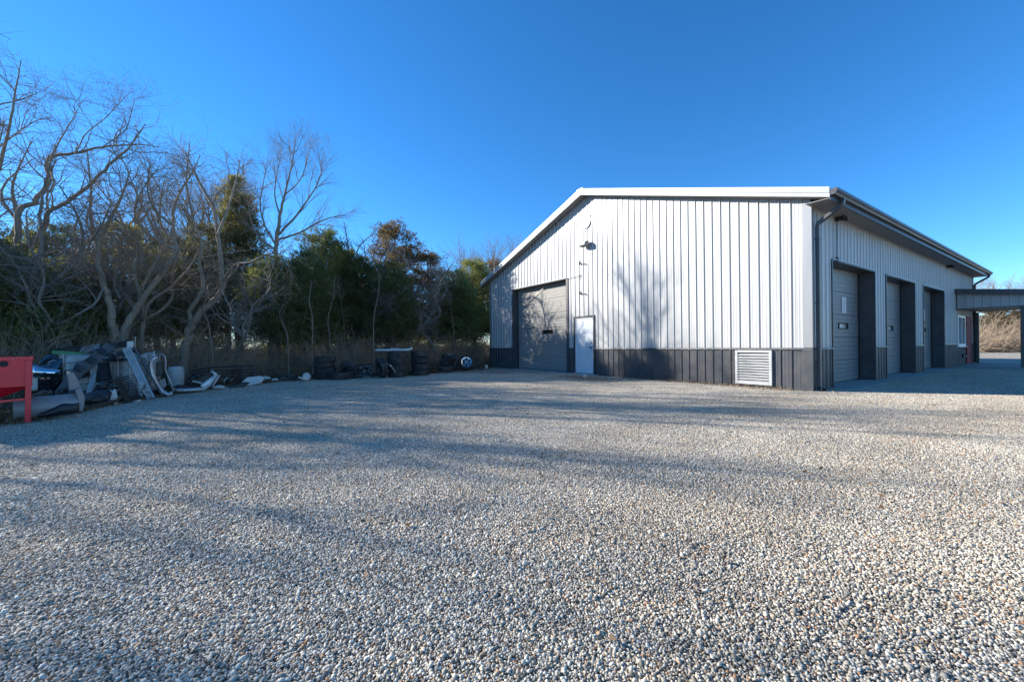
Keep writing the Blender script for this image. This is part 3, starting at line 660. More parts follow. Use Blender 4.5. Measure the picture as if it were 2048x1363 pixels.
def smooth_path(ctrl, rg, n=4, jit=.03):
    ctrl = np.array(ctrl, float); out = []
    for i in range(len(ctrl) - 1):
        p0, p1, p2, p3 = ctrl[max(i - 1, 0)], ctrl[i], ctrl[i + 1], ctrl[min(i + 2, len(ctrl) - 1)]
        for k in range(n):
            t = k / n; out.append(.5 * ((2 * p1) + (-p0 + p2) * t + (2 * p0 - 5 * p1 + 4 * p2 - p3) * t * t + (-p0 + 3 * p1 - 3 * p2 + p3) * t ** 3))
    out.append(ctrl[-1]); out = np.array(out); out[1:, :3] += rg.normal(size=(len(out) - 1, 3)) * jit * np.minimum(1, out[1:, 3:4] * 8); return out
P_GNARL = [(3.2, 1.55, 1.0, .24, .14), (5.4, .70, .95, .28, .08), (6.5, .30, .9, .2, .05)]
P_FAN = [(3.0, 2.5, .62, .08, .25), (4.0, 1.0, .55, .10, .15), (5.5, .45, .55, .10, .1)]
P_FINE = [(4.0, 1.5, .6, .09, .2), (5.5, .8, .55, .12, .12), (6.5, .4, .55, .12, .1)]
P_DOOR = [(2.6, 1.2, .8, .15, .15), (3.0, .55, .8, .2, .1)]
P_SHRUB = [(5.0, 1.2, .9, .22, .12), (6.0, .6, .9, .26, .05), (6.0, .28, .9, .2, .05)]
P_LIGHT = [(2.2, .8, .9, .22, .1), (4.0, .4, .85, .25, .05)]
RK = .68
P_SHADE = [(2.6, 1.8, .9, .2, .2), (3.2, .8, .85, .25, .1)]
def bare_tree(base, limbs, P, seed, label, mat=None, group='bare trees along the yard', name='bare_tree', tk=None):
    global TK
    TK = tk or (.5 if P in (P_FAN, P_FINE) else .7)
    """limbs: first is the trunk, the others its forks; each a list of (x, y, z, radius) relative to the base"""
    rg = np.random.default_rng(seed); Tt, Tc = Tubes(), Tubes()
    for i, L in enumerate(limbs):
        q = smooth_path(L, rg)
        Tt.add(q[:, :3], q[:, 3])
        Tx = Tubes(); grow(Tx, rg, q[:, :3], q[:, 3], 0, P); Tx.flush()
        Tc.v += []; b = Tc.n
        first = True; off = 0
        for v, f in zip(Tx.v, Tx.f):
            if first: first = False; off = len(v); continue       # the limb itself belongs to the trunk
            Tc.v.append(v); Tc.f.append(f - off + b)
        Tc.n += Tx.n - off
    e = empty(name, base, 0, label, 'tree', group)
    link('trunk', Tt.mesh('trunk', mat or M_bark), e); link('crown', Tc.mesh('crown', mat or M_bark), e)
    return e
def pix_limb(base, d, pts, dd=0.0):      # limb given by where it stands in the view at distance d, drifting dd metres in depth
    out = []
    for i, (x, y, r) in enumerate(pts):
        p = at(x, y, d + dd * i / max(1, len(pts) - 1)) - Vector(base); out.append((p.x, p.y, p.z, r * RK))
    return out
def rand_limbs(rg, h, r, nf, spread, low=.35, gn=.25):
    tr = [(0, 0, -.1, r * 1.25), (rg.normal() * gn * .4, rg.normal() * gn * .4, h * low * .5, r), (rg.normal() * gn, rg.normal() * gn, h * low, r * .85)]
    L = [tr]; a0 = rg.uniform(0, 2 * PI)
    for k in range(nf):
        a = a0 + 2 * PI * k / nf + rg.normal() * .4; sp = spread * rg.uniform(.5, 1.1); hh = h * rg.uniform(.85, 1.0)
        x0, y0, z0, r0 = tr[2]; m = 4; q = [(x0, y0, z0, r * .62)]
        for j in range(1, m + 1):
            f = j / m; q.append((x0 + math.cos(a) * sp * f ** .8 + rg.normal() * gn * .7, y0 + math.sin(a) * sp * f ** .8 + rg.normal() * gn * .7, z0 + (hh - z0) * f ** 1.1, r * .6 * (1 - f) ** .8 + .012))
        L.append(q)
    return L

# the big gnarled tree at the left edge
B = stand(14, 11.4)
bare_tree(B, [
    [(0, 0, -.1, .16)] + pix_limb(B, 11.4, [(10, 690, .17), (14, 620, .155), (22, 560, .145), (36, 500, .13)]),
    pix_limb(B, 11.4, [(36, 500, .115), (36, 457, .105), (41, 416, .10), (68, 405, .095), (98, 362, .085), (93, 335, .075), (102, 312, .065), (150, 307, .055), (205, 294, .042), (273, 289, .028), (318, 294, .012)], .8),
    pix_limb(B, 11.4, [(36, 500, .11), (60, 490, .10), (91, 448, .09), (98, 423, .08), (136, 403, .07), (182, 366, .06), (218, 330, .05), (255, 298, .036), (291, 248, .015)], -.8),
    pix_limb(B, 11.4, [(98, 423, .055), (93, 395, .05), (108, 362, .045), (98, 330, .04), (120, 280, .03), (150, 230, .02), (165, 200, .01)], .6),
    pix_limb(B, 11.4, [(22, 560, .09), (-10, 480, .08), (-20, 400, .07), (0, 330, .055), (20, 250, .04), (30, 190, .028), (42, 120, .012)], -.7),
    pix_limb(B, 11.4, [(-20, 400, .06), (-40, 300, .05), (-20, 220, .035), (40, 200, .025), (90, 180, .012)], 1.0),
    pix_limb(B, 11.4, [(-10, 300, .04), (40, 262, .03), (75, 240, .02), (105, 236, .01)], .5),
    pix_limb(B, 11.4, [(150, 307, .03), (175, 265, .025), (215, 232, .018), (240, 200, .008)], .3),
    pix_limb(B, 11.4, [(205, 294, .025), (250, 260, .02), (265, 215, .012), (270, 195, .006)], -.3)],
    P_GNARL, 11, 'large gnarled leafless tree with crooked limbs at left edge')
# forked trunk behind the junk pile
B = stand(236, 11.2)
bare_tree(B, [
    [(0, 0, -.1, .18)] + pix_limb(B, 11.2, [(237, 730, .21), (238, 690, .19)]),
    pix_limb(B, 11.2, [(234, 695, .15), (226, 655, .14), (220, 610, .125), (205, 560, .10), (195, 510, .08), (210, 455, .06), (240, 400, .045), (262, 340, .02)], -.6),
    pix_limb(B, 11.2, [(241, 695, .15), (252, 655, .135), (270, 620, .125), (298, 582, .115), (330, 540, .095), (352, 500, .08), (345, 450, .065), (352, 400, .05), (385, 345, .03), (400, 310, .012)], .8),
    pix_limb(B, 11.2, [(205, 560, .07), (180, 540, .06), (160, 500, .05), (150, 455, .035), (175, 410, .015)], .5),
    pix_limb(B, 11.2, [(345, 450, .045), (310, 420, .04), (295, 380, .03), (300, 330, .012)], -.8),
    pix_limb(B, 11.2, [(352, 500, .05), (300, 470, .045), (270, 430, .035), (285, 380, .02), (320, 330, .01)], -1.2)],
    P_GNARL, 12, 'leafless tree with thick forked trunk rising behind the junk pile')
# leaning tree beside the white drum
B = stand(366, 12.4)
bare_tree(B, [
    [(0, 0, -.1, .16)] + pix_limb(B, 12.4, [(367, 720, .19), (375, 680, .175), (385, 648, .165)]),
    pix_limb(B, 12.4, [(385, 648, .14), (410, 618, .135), (438, 590, .125), (445, 562, .115), (440, 520, .10), (436, 470, .085), (428, 420, .07), (405, 375, .055), (385, 335, .035), (370, 300, .014)], .5),
    pix_limb(B, 12.4, [(383, 650, .10), (380, 622, .095), (398, 595, .09), (407, 570, .08), (400, 530, .065), (402, 480, .05), (380, 430, .035), (350, 390, .015)], -.6),
    pix_limb(B, 12.4, [(445, 562, .06), (470, 530, .055), (500, 525, .04), (545, 505, .03), (580, 520, .012)], -1.5),
    pix_limb(B, 12.4, [(436, 470, .06), (455, 420, .05), (470, 370, .035), (480, 320, .015)], .8)],
    P_GNARL, 13, 'leaning leafless tree with forked trunk beside the white drum')
RK = .5
# tall fan-shaped tree behind the cedars
B = stand(556, 16.2)
bare_tree(B, [
    [(0, 0, -.1, .16)] + pix_limb(B, 16.2, [(556, 640, .20), (556, 560, .18), (552, 500, .16), (556, 460, .15)]),
    pix_limb(B, 16.2, [(556, 460, .13), (562, 420, .10), (575, 370, .07), (585, 320, .045), (592, 280, .015)], .3),
    pix_limb(B, 16.2, [(556, 470, .10), (585, 440, .08), (615, 400, .06), (640, 355, .035), (645, 315, .012)], -.8),
    pix_limb(B, 16.2, [(554, 480, .09), (600, 465, .07), (645, 440, .05), (690, 430, .015)], .8),
    pix_limb(B, 16.2, [(552, 490, .09), (530, 450, .07), (520, 410, .05), (528, 360, .035), (535, 320, .012)], .5),
    pix_limb(B, 16.2, [(552, 500, .08), (515, 470, .06), (500, 430, .04), (495, 390, .012)], -.6),
    pix_limb(B, 16.2, [(560, 430, .07), (550, 390, .05), (555, 340, .035), (565, 300, .012)], 1.0),
    pix_limb(B, 16.2, [(570, 390, .06), (600, 360, .045), (615, 320, .03), (622, 290, .01)], .9)],
    P_FINE, 14, 'tall leafless tree with fan of fine branches above the cedars')
RK = .68
for (x, d, h, r, nf, sp, P, sd, lab, mt) in (
    (180, 18.0, 9.8, .15, 5, 2.6, P_GNARL, 21, 'bare tree behind the dark cedars left of the forked trunk', None),
    (318, 20.0, 9.6, .14, 5, 2.6, P_FAN, 22, 'bare twiggy tree between forked trunk and leaning tree', None),
    (452, 20.5, 9.4, .13, 5, 2.2, P_FAN, 30, 'bare tree rising behind the tall pointed cedar', None),
    (742, 19.0, 6.9, .09, 3, .9, P_LIGHT, 23, 'dark dead snag standing above the middle cedars', M_barkd),
    (775, 18.5, 6.4, .08, 5, 1.8, P_DOOR, 24, 'pale twiggy bare tree in front of the browned cedar', M_barkl),
    (868, 19.5, 5.0, .08, 6, 1.7, P_GNARL, 25, 'pale low bare tree left of the building corner', M_barkl),
    (945, 27.0, 7.6, .11, 5, 2.0, P_FAN, 26, 'thin bare tree just left of the roof corner', None),
    (1000, 31.0, 7.9, .12, 5, 2.2, P_FAN, 27, 'bare treetop rising behind the roof slope', None),
    (385, 21.0, 9.6, .13, 5, 2.4, P_FAN, 29, 'tall bare tree behind the leaning tree near the pointed cedar', None),
    (70, 10.2, 5.4, .08, 6, 1.6, P_SHRUB, 28, 'pale twiggy bare shrub behind the red hopper', M_barkl),
    (150, 10.6, 4.4, .06, 6, 1.5, P_SHRUB, 31, 'pale twiggy bare shrub above the green board', M_barkl),
    (205, 11.6, 4.8, .06, 6, 1.5, P_SHRUB, 32, 'pale twiggy bare shrub just left of the forked trunk', M_barkl),
    (290, 12.0, 5.0, .07, 6, 1.5, P_SHRUB, 33, 'grey twiggy bare shrub just right of the forked trunk', None),
    (480, 13.8, 3.6, .05, 5, 1.2, P_SHRUB, 34, 'pale twiggy bare shrub behind the black cargo rack', M_barkl),
    (825, 17.8, 3.6, .05, 5, 1.4, P_SHRUB, 36, 'pale twiggy bare shrub behind the tall right tire stack', M_barkl)):
    rg = np.random.default_rng(sd); bare_tree(stand(x, d), rand_limbs(rg, h, r, nf, sp, .38, .3), P, sd, lab, mt)
# thin saplings in the brush
for i, (x, y, d, top, r, lean, lab) in enumerate((
    (425, 735, 12.6, 610, .055, 3, 'grey slender sapling stem beside the leaning tree'),
    (578, 745, 14.2, 625, .045, -2, 'grey slender sapling stem left of the short tire stack'),
    (627, 735, 14.8, 600, .05, 2, 'grey slender sapling stem behind the short tire stack'),
    (657, 735, 15.5, 590, .04, 1, 'thin sapling stem just right of the short tire stack'),
    (748, 735, 16.5, 585, .06, 0, 'grey straight sapling stem behind the bumper-topped tire stack'),
    (910, 730, 19.0, 620, .035, -2, 'thin sapling stem standing behind the alloy wheel'),
    (690, 735, 17.0, 600, .04, 3, 'thin sapling stem behind the black engine cover'))):
    b = stand(x, d); h = hgt(x, top, d); r *= .45
    rg = np.random.default_rng(60 + i); L = [[(0, 0, -.1, r), (rg.normal() * .03, rg.normal() * .03, h * .35, r * .9), (lean * .04 + rg.normal() * .05, rg.normal() * .05, h * .7, r * .75), (lean * .08, rg.normal() * .15, h, r * .6), (lean * .12, rg.normal() * .2, h * 1.25, .008)]]
    bare_tree(b, L, P_LIGHT, 60 + i, lab, M_bark, 'slender saplings in the brush', 'sapling')

# cedars --------------------------------------------------------------
def spray_mesh(name, pos, dirs, rg, mat, ln=(.12, .27), wd=.17, blades=3):
    n = len(pos); pos = np.repeat(pos, blades, 0); d = np.repeat(dirs, blades, 0) + rg.normal(0, .45, (n * blades, 3)); d /= np.linalg.norm(d, axis=1, keepdims=True)
    s = np.cross(d, rg.normal(size=d.shape)); s /= np.linalg.norm(s, axis=1, keepdims=True) + 1e-9
    l = rg.uniform(*ln, (n * blades, 1)); w = l * wd * rg.uniform(.6, 1.2, (n * blades, 1))
    nn = np.cross(d, s); v = np.stack([pos, pos + d * l * .55 + s * w * .5 + nn * w * .15, pos + d * l, pos + d * l * .55 - s * w * .5 + nn * w * .15], 1).reshape(-1, 3)
    b = np.arange(n * blades)[:, None] * 4
    f = b + np.array([[0, 1, 2, 3]]); return raw_mesh(name, v, f, mat, np.repeat(rg.random(n), blades) * .7 + rg.random(n * blades) * .3)
def cedar(seed, h, R, low, mat, shape, nb=150, per=52):
    """trunk and crown meshes of one cedar"""
    rg = np.random.default_rng(seed); T = Tubes()
    hs = np.linspace(-.1, h * .97, 9); bend = np.cumsum(rg.normal(0, .05, (9, 2)), 0); tp = np.column_stack([bend, hs]); tr = .13 * (1 - np.linspace(0, 1, 9)) ** .8 * (h / 7) + .015
    T.add(tp, tr); pos = []; dr = []
    for k in range(nb):
        f = rg.random() ** 1.15; z = low + (h * 1.0 - low) * f
        env = {'cone': (1 - f) ** .75 * .95 + .06, 'dome': math.sqrt(max(0, 1 - (f * .98) ** 2.4)) * .95 + .08, 'oval': math.sqrt(max(.02, 1 - (2 * f - .8) ** 2 * .65)) * (1 - f * .25)}[shape]
        a = rg.uniform(0, 2 * PI); r = R * env * rg.uniform(.55, 1.12)
        c0 = np.array([np.interp(z, hs, bend[:, 0]), np.interp(z, hs, bend[:, 1]), z - .3 * r]); o = np.array([math.cos(a), math.sin(a), 0])
        tip = c0 + o * r + np.array([0, 0, r * rg.uniform(.0, .55)]); mid = (c0 + tip) / 2 + np.array([0, 0, -.08 * r])
        T.add(np.array([c0, mid, tip]), np.array([.022, .014, .004]) * (r / R + .3))
        m = int(per * 1.2 * (r / R + .25)); t = rg.beta(2.6, 1.4, m)[:, None]
        p = (1 - t) ** 2 * c0 + 2 * t * (1 - t) * mid + t * t * tip; sd = (.10 + .16 * r / R) * (1.25 - .5 * t)
        p = p + rg.normal(size=(m, 3)) * sd * np.array([1, 1, .62])
        pos.append(p); dr.append(np.tile(o * .55 + np.array([0, 0, .55]), (m, 1)))
    for k in range(70):                      # dead lower branches
        z = rg.uniform(.5, low + .6); a = rg.uniform(0, 2 * PI); r = rg.uniform(.5, 1.9); o = np.array([math.cos(a), math.sin(a), 0])
        c0 = np.array([0, 0, z]); q = [c0]; d = o + np.array([0, 0, rg.uniform(-.25, .35)])
        for j in range(4): d = d + rg.normal(size=3) * .22; d /= np.linalg.norm(d); q.append(q[-1] + d * r / 4)
        T.add(np.array(q), np.linspace(.013, .003, 5))
        for j in range(3):
            i = rg.integers(1, 5); dd = d + rg.normal(size=3) * .7; dd /= np.linalg.norm(dd); T.add(np.array([q[i], q[i] + dd * .25, q[i] + dd * .5 + rg.normal(size=3) * .07]), np.array([.006, .005, .003]))
    return T.mesh('trunk', M_barkd), spray_mesh('crown', np.concatenate(pos), np.concatenate(dr), rg, mat)
CV = {}
def cedar_variant(key):
    if key not in CV:
        seed, h, R, low, mat, shape, nb, per = {
            'g1': (301, 6.6, 2.0, 2.3, M_cedar, 'dome', 170, 50), 'g2': (302, 6.2, 1.8, 2.1, M_cedar, 'oval', 160, 50), 'g3': (303, 7.2, 1.9, 2.8, M_cedar, 'cone', 160, 50),
            'o1': (304, 7.0, 1.8, 2.5, M_cedo, 'dome', 120, 44), 'p1': (305, 8.0, 1.7, 2.9, M_cedo, 'cone', 170, 50),
            'g4': (308, 4.2, 1.5, .35, M_cedar, 'oval', 120, 40), 'b1': (306, 7.4, 1.7, 2.4, M_cedb, 'dome', 140, 46), 'b2': (307, 6.0, 1.5, 1.2, M_cedb, 'oval', 120, 44)}[key]
        CV[key] = (h, R) + cedar(seed, h, R, low, mat, shape, nb, per)
    return CV[key]
CED = []
def put_cedar(base, height, R, key, rot, label, group='cedars along the yard'):
    h, r, tm, cm = cedar_variant(key)
    e = empty('cedar_tree', base, rot, label, 'tree', group); e.scale = (R / r, R / r, height / h)
    link('trunk', tm, e); link('crown', cm, e); return e
for i, (x, d, top, R, key, lab) in enumerate((
    (-8, 10.0, 505, 1.5, 'g2', 'dark cedar at left edge behind the gnarled tree'),
    (60, 10.6, 540, 1.3, 'g1', 'dark cedar standing behind the red hopper'),
    (122, 11.0, 548, 1.3, 'g2', 'dark cedar above the green board on the junk pile'),
    (180, 12.2, 525, 1.4, 'g1', 'dark cedar left of the forked bare trunk'),
    (246, 15.0, 452, 1.5, 'o1', 'olive sunlit cedar behind the forked bare trunk'),
    (305, 15.6, 505, 1.4, 'g2', 'dark cedar right of the forked bare trunk'),
    (350, 17.2, 478, 1.5, 'o1', 'olive cedar behind the leaning bare tree'),
    (420, 16.6, 455, 1.5, 'o1', 'olive cedar just left of the tall pointed cedar'),
    (486, 17.2, 362, 1.75, 'p1', 'tallest pointed cedar in the tree line'),
    (548, 15.0, 512, 1.35, 'g2', 'green cedar below the fan shaped bare tree'),
    (606, 16.2, 508, 1.4, 'g1', 'green cedar right of the fan shaped bare tree'),
    (662, 18.2, 466, 1.8, 'g1', 'broad rounded green cedar left of the dead snag'),
    (716, 18.4, 512, 1.6, 'g2', 'green cedar standing at the dead snag'),
    (778, 18.0, 530, 1.6, 'g2', 'low dark green cedar in front of the browned cedar'),
    (792, 21.2, 448, 1.9, 'b1', 'large browned rust coloured cedar above the tire stacks'),
    (856, 22.5, 505, 1.6, 'b1', 'smaller browned cedar right of the large browned one'),
    (905, 21.5, 545, 1.7, 'g2', 'dark cedar behind the alloy wheel'),
    (950, 24.0, 525, 1.8, 'g1', 'green cedar touching the left roof edge'),
    (985, 27.5, 520, 1.7, 'b1', 'browned cedar half hidden behind the building corner'),
    (610, 22.0, 520, 1.5, 'o1', 'olive cedar in back row behind the green cedars'),
    (700, 23.0, 505, 1.6, 'b2', 'browned low cedar in back row behind the dead snag'),
    (585, 21.5, 600, 1.5, 'g4', 'low young cedar seen between trunks below the fan tree'),
    (655, 22.5, 610, 1.5, 'g4', 'low young cedar seen between trunks behind the short tire stack'),
    (745, 23.5, 605, 1.6, 'g4', 'low young cedar seen between trunks below the dead snag'),
    (835, 24.5, 610, 1.6, 'g4', 'low young cedar seen above the tall right tire stack'),
    (925, 26.0, 615, 1.6, 'g4', 'low young cedar seen behind the alloy wheel pile'),
    (410, 19.5, 600, 1.4, 'g4', 'low young cedar seen right of the leaning trunk'))):
    put_cedar(stand(x, d), hgt(x, top, d), R, key, i * 2.3, lab)
# the row goes on beyond the left edge of the photo; these trees throw the long shadows over the yard
for i, (x, y, h, R, key) in enumerate(((-12.8, -16.4, 4.6, 1.6, 'g2'), (-10.9, -17.6, 4.0, 1.4, 'g1'), (-14.6, -18.6, 4.8, 1.6, 'g2'), (-16.2, -15.6, 5.2, 1.6, 'g1'))):
    put_cedar((x, y, 0), h, R, key, i * 1.7, 'dark cedar outside the left edge, %s from the red hopper' % ('nearest', 'second', 'third', 'fourth', 'fifth')[i])
for i, (x, y, h, r, nf, sp, P) in enumerate(((-16.0, -24.5, 11.0, .12, 4, 3.0, P_SHADE), (-20.5, -19.0, 11.0, .15, 5, 3.0, P_SHADE), (-9.0, -29.0, 12.5, .15, 5, 3.4, P_SHADE), (-18.0, -12.0, 9.5, .12, 5, 2.6, P_SHADE), (-8.0, -22.0, 9.0, .11, 4, 2.6, P_SHADE), (-13.6, -18.0, 8.2, .15, 5, 2.8, P_GNARL), (-12.0, -20.8, 8.6, .11, 4, 2.4, P_SHADE), (-15.2, -20.0, 11.5, .13, 5, 3.0, P_SHADE), (-13.4, -23.2, 11.2, .12, 4, 2.8, P_SHADE))):
    rg = np.random.default_rng(80 + i); bare_tree(Vector((x, y, 0)), rand_limbs(rg, h, r, nf, sp, .3, .35), P, 80 + i, 'bare tree outside the left edge of view, %s of nine' % ('first', 'second', 'third', 'fourth', 'fifth', 'sixth', 'seventh', 'eighth', 'ninth')[i], group='bare trees outside the view')

# far hedge beyond the porch
for i, (x, d, top, R, key, lab) in enumerate(((1962, 40, 640, 2.2, 'b2', 'browned shrubby cedar seen beside the porch wall'), (1992, 43, 618, 2.6, 'b1', 'browned cedar seen in middle of the porch opening'), (2022, 40, 640, 2.4, 'b2', 'low browned cedar right of middle in the porch opening'), (2046, 42, 620, 2.6, 'b1', 'browned cedar at right edge behind porch post'), (2150, 36, 610, 2.4, 'b1', 'browned cedar outside the right edge, first'), (2230, 35, 615, 2.4, 'b2', 'browned cedar outside the right edge, second'), (2300, 36, 600, 2.6, 'b1', 'browned cedar outside the right edge, third'), (2080, 43, 630, 2.6, 'b1', 'browned cedar just past the right edge'), (1940, 46, 640, 2.4, 'b2', 'browned cedar hidden behind far wall corner'))):
    put_cedar(stand(x, d), hgt(x, top, d), R, key, i * 1.3, lab, 'browned trees beyond the porch')
for i, (x, d, top, lab) in enumerate(((1976, 47, 565, 'bare treetop rising over the porch roof at left'), (2034, 49, 570, 'bare treetop over the porch roof at right edge'))):
    rg = np.random.default_rng(95 + i); h = hgt(x, top, d); bare_tree(stand(x, d), rand_limbs(rg, h, .22, 5, 3.2, .4, .4), P_FAN, 95 + i, lab, group='bare trees beyond the porch')

# underbrush: a tangle of brown stems along the foot of the trees --------------
def brush(name, pts, rg, hmin, hmax, r=(.003, .009), label=None):
    n = len(pts); m = 5
    h = rg.uniform(hmin, hmax, (n, 1)); p = np.column_stack([pts, np.full(n, -.05)]); out = [p]
    d = np.column_stack([rg.normal(0, .55, (n, 2)), np.full(n, 1.0)]); d /= np.linalg.norm(d, axis=1, keepdims=True)
    for j in range(m - 1):
        d = d + rg.normal(0, .28, (n, 3)); d[:, 2] -= .10 * j; d /= np.linalg.norm(d, axis=1, keepdims=True); p = p + d * h / (m - 1); p[:, 2] = np.maximum(p[:, 2], .03); out.append(p)
    c = np.stack(out, 1); t = np.gradient(c, axis=1); t /= np.linalg.norm(t, axis=2, keepdims=True); u = np.cross(t, np.array([.3, .7, .64])); u /= np.linalg.norm(u, axis=2, keepdims=True) + 1e-9; w = np.cross(t, u)
    rr = rg.uniform(*r, (n, 1)) * np.linspace(1, .35, m)[None]
    a = np.arange(3) * 2 * PI / 3
    v = c[:, :, None] + (u[:, :, None] * np.cos(a)[None, None, :, None] + w[:, :, None] * np.sin(a)[None, None, :, None]) * rr[:, :, None, None]
    i = np.arange(m - 1)[:, None] * 3; j = np.arange(3)[None]; j2 = (j + 1) % 3
    q = np.stack([i + j, i + j2, i + 3 + j2, i + 3 + j], -1).reshape(-1, 4)
    f = (q[None] + (np.arange(n) * m * 3)[:, None, None]).reshape(-1, 4)
    o = link(name, raw_mesh(name, v, f, M_twig)); o['kind'] = 'stuff'; o['label'] = label; return o
rg = np.random.default_rng(77)
px = rg.uniform(-30, 990, 13000); base_d = np.interp(px, [-30, 60, 180, 300, 420, 560, 700, 860, 990], [8.6, 9.0, 10.4, 11.8, 12.6, 14.6, 15.8, 18.2, 21.5]); dep = base_d + rg.exponential(1.5, len(px))
clump = rg.normal(0, 1, (len(px), 2)) * .15
bp = np.array([[*stand(a, b)[:2]] for a, b in zip(px, dep)]) + clump
brush('underbrush', bp, rg, .4, 2.4, label='brown tangled underbrush at the foot of the trees')
px = rg.uniform(-60, 1010, 5500); bp = np.array([[*stand(a, b)[:2]] for a, b in zip(px, 19 + np.clip(px, 0, 1000) * .006 + rg.uniform(0, 12, len(px)))]) + rg.normal(0, .5, (len(px), 2))
brush('distant_brush', bp, rg, 1.2, 4.2, (.006, .014), label='distant thin brush seen between the trunks')
px = rg.uniform(1930, 2300, 3400); bp = np.array([[*stand(a, b)[:2]] for a, b in zip(px, 35 + rg.exponential(2.0, len(px)))])
brush('hedge_brush', bp, rg, 1.2, 4.2, (.010, .022), label='brown brush hedge beyond the porch')
# fallen leaves
def leaves(pts, rg, name, label, z=.012, ln=(.03, .08)):
    n = len(pts); pos = np.column_stack([pts, rg.uniform(z, z + .03, n)]); d = rg.normal(size=(n, 3)); d[:, 2] *= .3; d /= np.linalg.norm(d, axis=1, keepdims=True)
    o = link(name, spray_mesh(name, pos, d, rg, M_litter, ln, .6, 1)); o['kind'] = 'stuff'; o['label'] = label
P0 = []
px = rg.uniform(-20, 985, 16000); bd = np.interp(px, [-20, 55, 170, 300, 440, 515, 650, 840, 985], [5.9, 6.2, 7.1, 8.9, 11.0, 12.5, 13.8, 15.0, 19.0]); dd = bd + rg.exponential(1.6, len(px)) - .15
P0.append(np.array([[*stand(a, b)[:2]] for a, b in zip(px, dd)]))
leaves(np.concatenate(P0), rg, 'leaf_litter', 'brown fallen leaves under the trees and junk')
P1 = [np.column_stack([rg.normal(-5.6, .75, 900), rg.normal(-1.35, .35, 900)]), np.column_stack([rg.uniform(-5.5, -.3, 900), -.1 - rg.exponential(.12, 900)]), np.column_stack([rg.normal(-9.3, .6, 260), rg.normal(-2.3, .3, 260)]), np.column_stack([rg.uniform(-9, 7, 420), rg.uniform(-10, 1, 420)])]
P1[-1] = P1[-1][(P1[-1][:, 1] < -.2) | (P1[-1][:, 0] > .3)]
leaves(np.concatenate(P1), rg, 'windblown_leaves', 'dry brown leaves blown against the gable wall', .015, (.02, .05))

# ================================================================== JUNK ALONG THE YARD EDGE
class Loc:      # a thing standing where pixel (px, py) meets the ground, turned to face the yard; X/Z in metres right of / above that foot
    def __init__(s, px, py, back=0.0):
        s.th = math.atan((1024 - px) / F); s.c = math.cos(s.th)
        s.p, s.d = gnd(px, py); s.px, s.py = px, py
        if back: s.d += back * s.c; s.py = 681.5 + 8.4 - ROLL * (px - 1024) + F * EYE / s.d; s.p, s.d = gnd(px, s.py)
        s.m = F / s.d; s.rz = YAW + s.th
    def x(s, px): return (px - s.px) / s.m * s.c
    def z(s, py): return (s.py - py) / s.m
    def q(s, px, py): return (s.x(px), s.z(py))
    def thing(s, name, label, cat, group=None): return empty(name, s.p, s.rz, label, cat, group)
def one(L, m, name, mat, label, cat, group=None, **kw):
    o = m.build(name, mat, None, **kw); o.location = L.p; o.rotation_euler = (0, 0, L.rz); return tag(o, label, cat, group)
rnd = random.Random(4)

# red hopper
L = Loc(55, 843); e = L.thing('red_hopper', 'bright red steel hopper on legs at left edge', 'hopper')
xr = L.x(66); xl = xr - 1.0; zt_, zb_ = L.z(716), L.z(772); D = .5
m = MB()
m.hull8([(xl, -.02, zb_), (xr, -.02, zb_), (xr, D, zb_), (xl, D, zb_), (xl, -.03, zt_ + .02), (xr, -.03, zt_), (xr, D + .02, zt_), (xl, D + .02, zt_)])
m.build('bin', M_red, e, bevel=.004)
m = MB(); zc = L.z(797)
m.hull8([(xl + .3, .22, zc), (xr - .36, .22, zc), (xr - .36, D - .2, zc), (xl + .3, D - .2, zc), (xl + .01, .0, zb_ - .002), (xr - .01, .0, zb_ - .002), (xr - .01, D - .01, zb_ - .002), (xl + .01, D - .01, zb_ - .002)]); m.build('cone', M_red, e, bevel=.003)
MB().box(xl - .01, xr + .012, -.045, -.028, zt_ - .03, zt_ + .025).build('rim', M_red, e, bevel=.004)
for a, b in ((xr - .07, -.04), (xr - .07, D - .03), (xl + .02, -.04), (xl + .02, D - .03)):
    MB().bar((a + .02, b + .02, 0), (a + .035, b + .02, zt_ - .04), .062, .05, (0, 1, 0)).build('leg', M_red, e, bevel=.004)
MB().bar((xl, -.01, L.z(803)), (xr - .06, -.01, L.z(797)), .03, .035).bar((xr - .05, 0, L.z(798)), (xr - .05, D, L.z(798)), .03, .035).build('crossbar', M_red, e)
MB().lathe([(.028, -.02), (.045, -.02), (.045, .0), (.028, .0)], 18, False, 'y', (L.x(10), -.026, L.z(726))).build('port_ring', M_rubber_seal, e, smooth=True)
MB().lathe([(0, -.004), (.028, -.004)], 18, False, 'y', (L.x(10), -.028, L.z(726))).build('port', M_rubber_seal, e)
for k in range(9): MB().lathe([(0, -.010), (.008, -.008), (.009, 0)], 8, False, 'y', (xr - .025, -.034, zb_ + .02 + k * (zt_ - zb_ - .04) / 8)).build('bolt', M_galv, e)
for k in range(3): MB().lathe([(0, -.010), (.007, -.008), (.008, 0)], 8, False, 'y', (xr - .18 - k * .27, -.049, zt_ - .012)).build('bolt', M_galv, e)

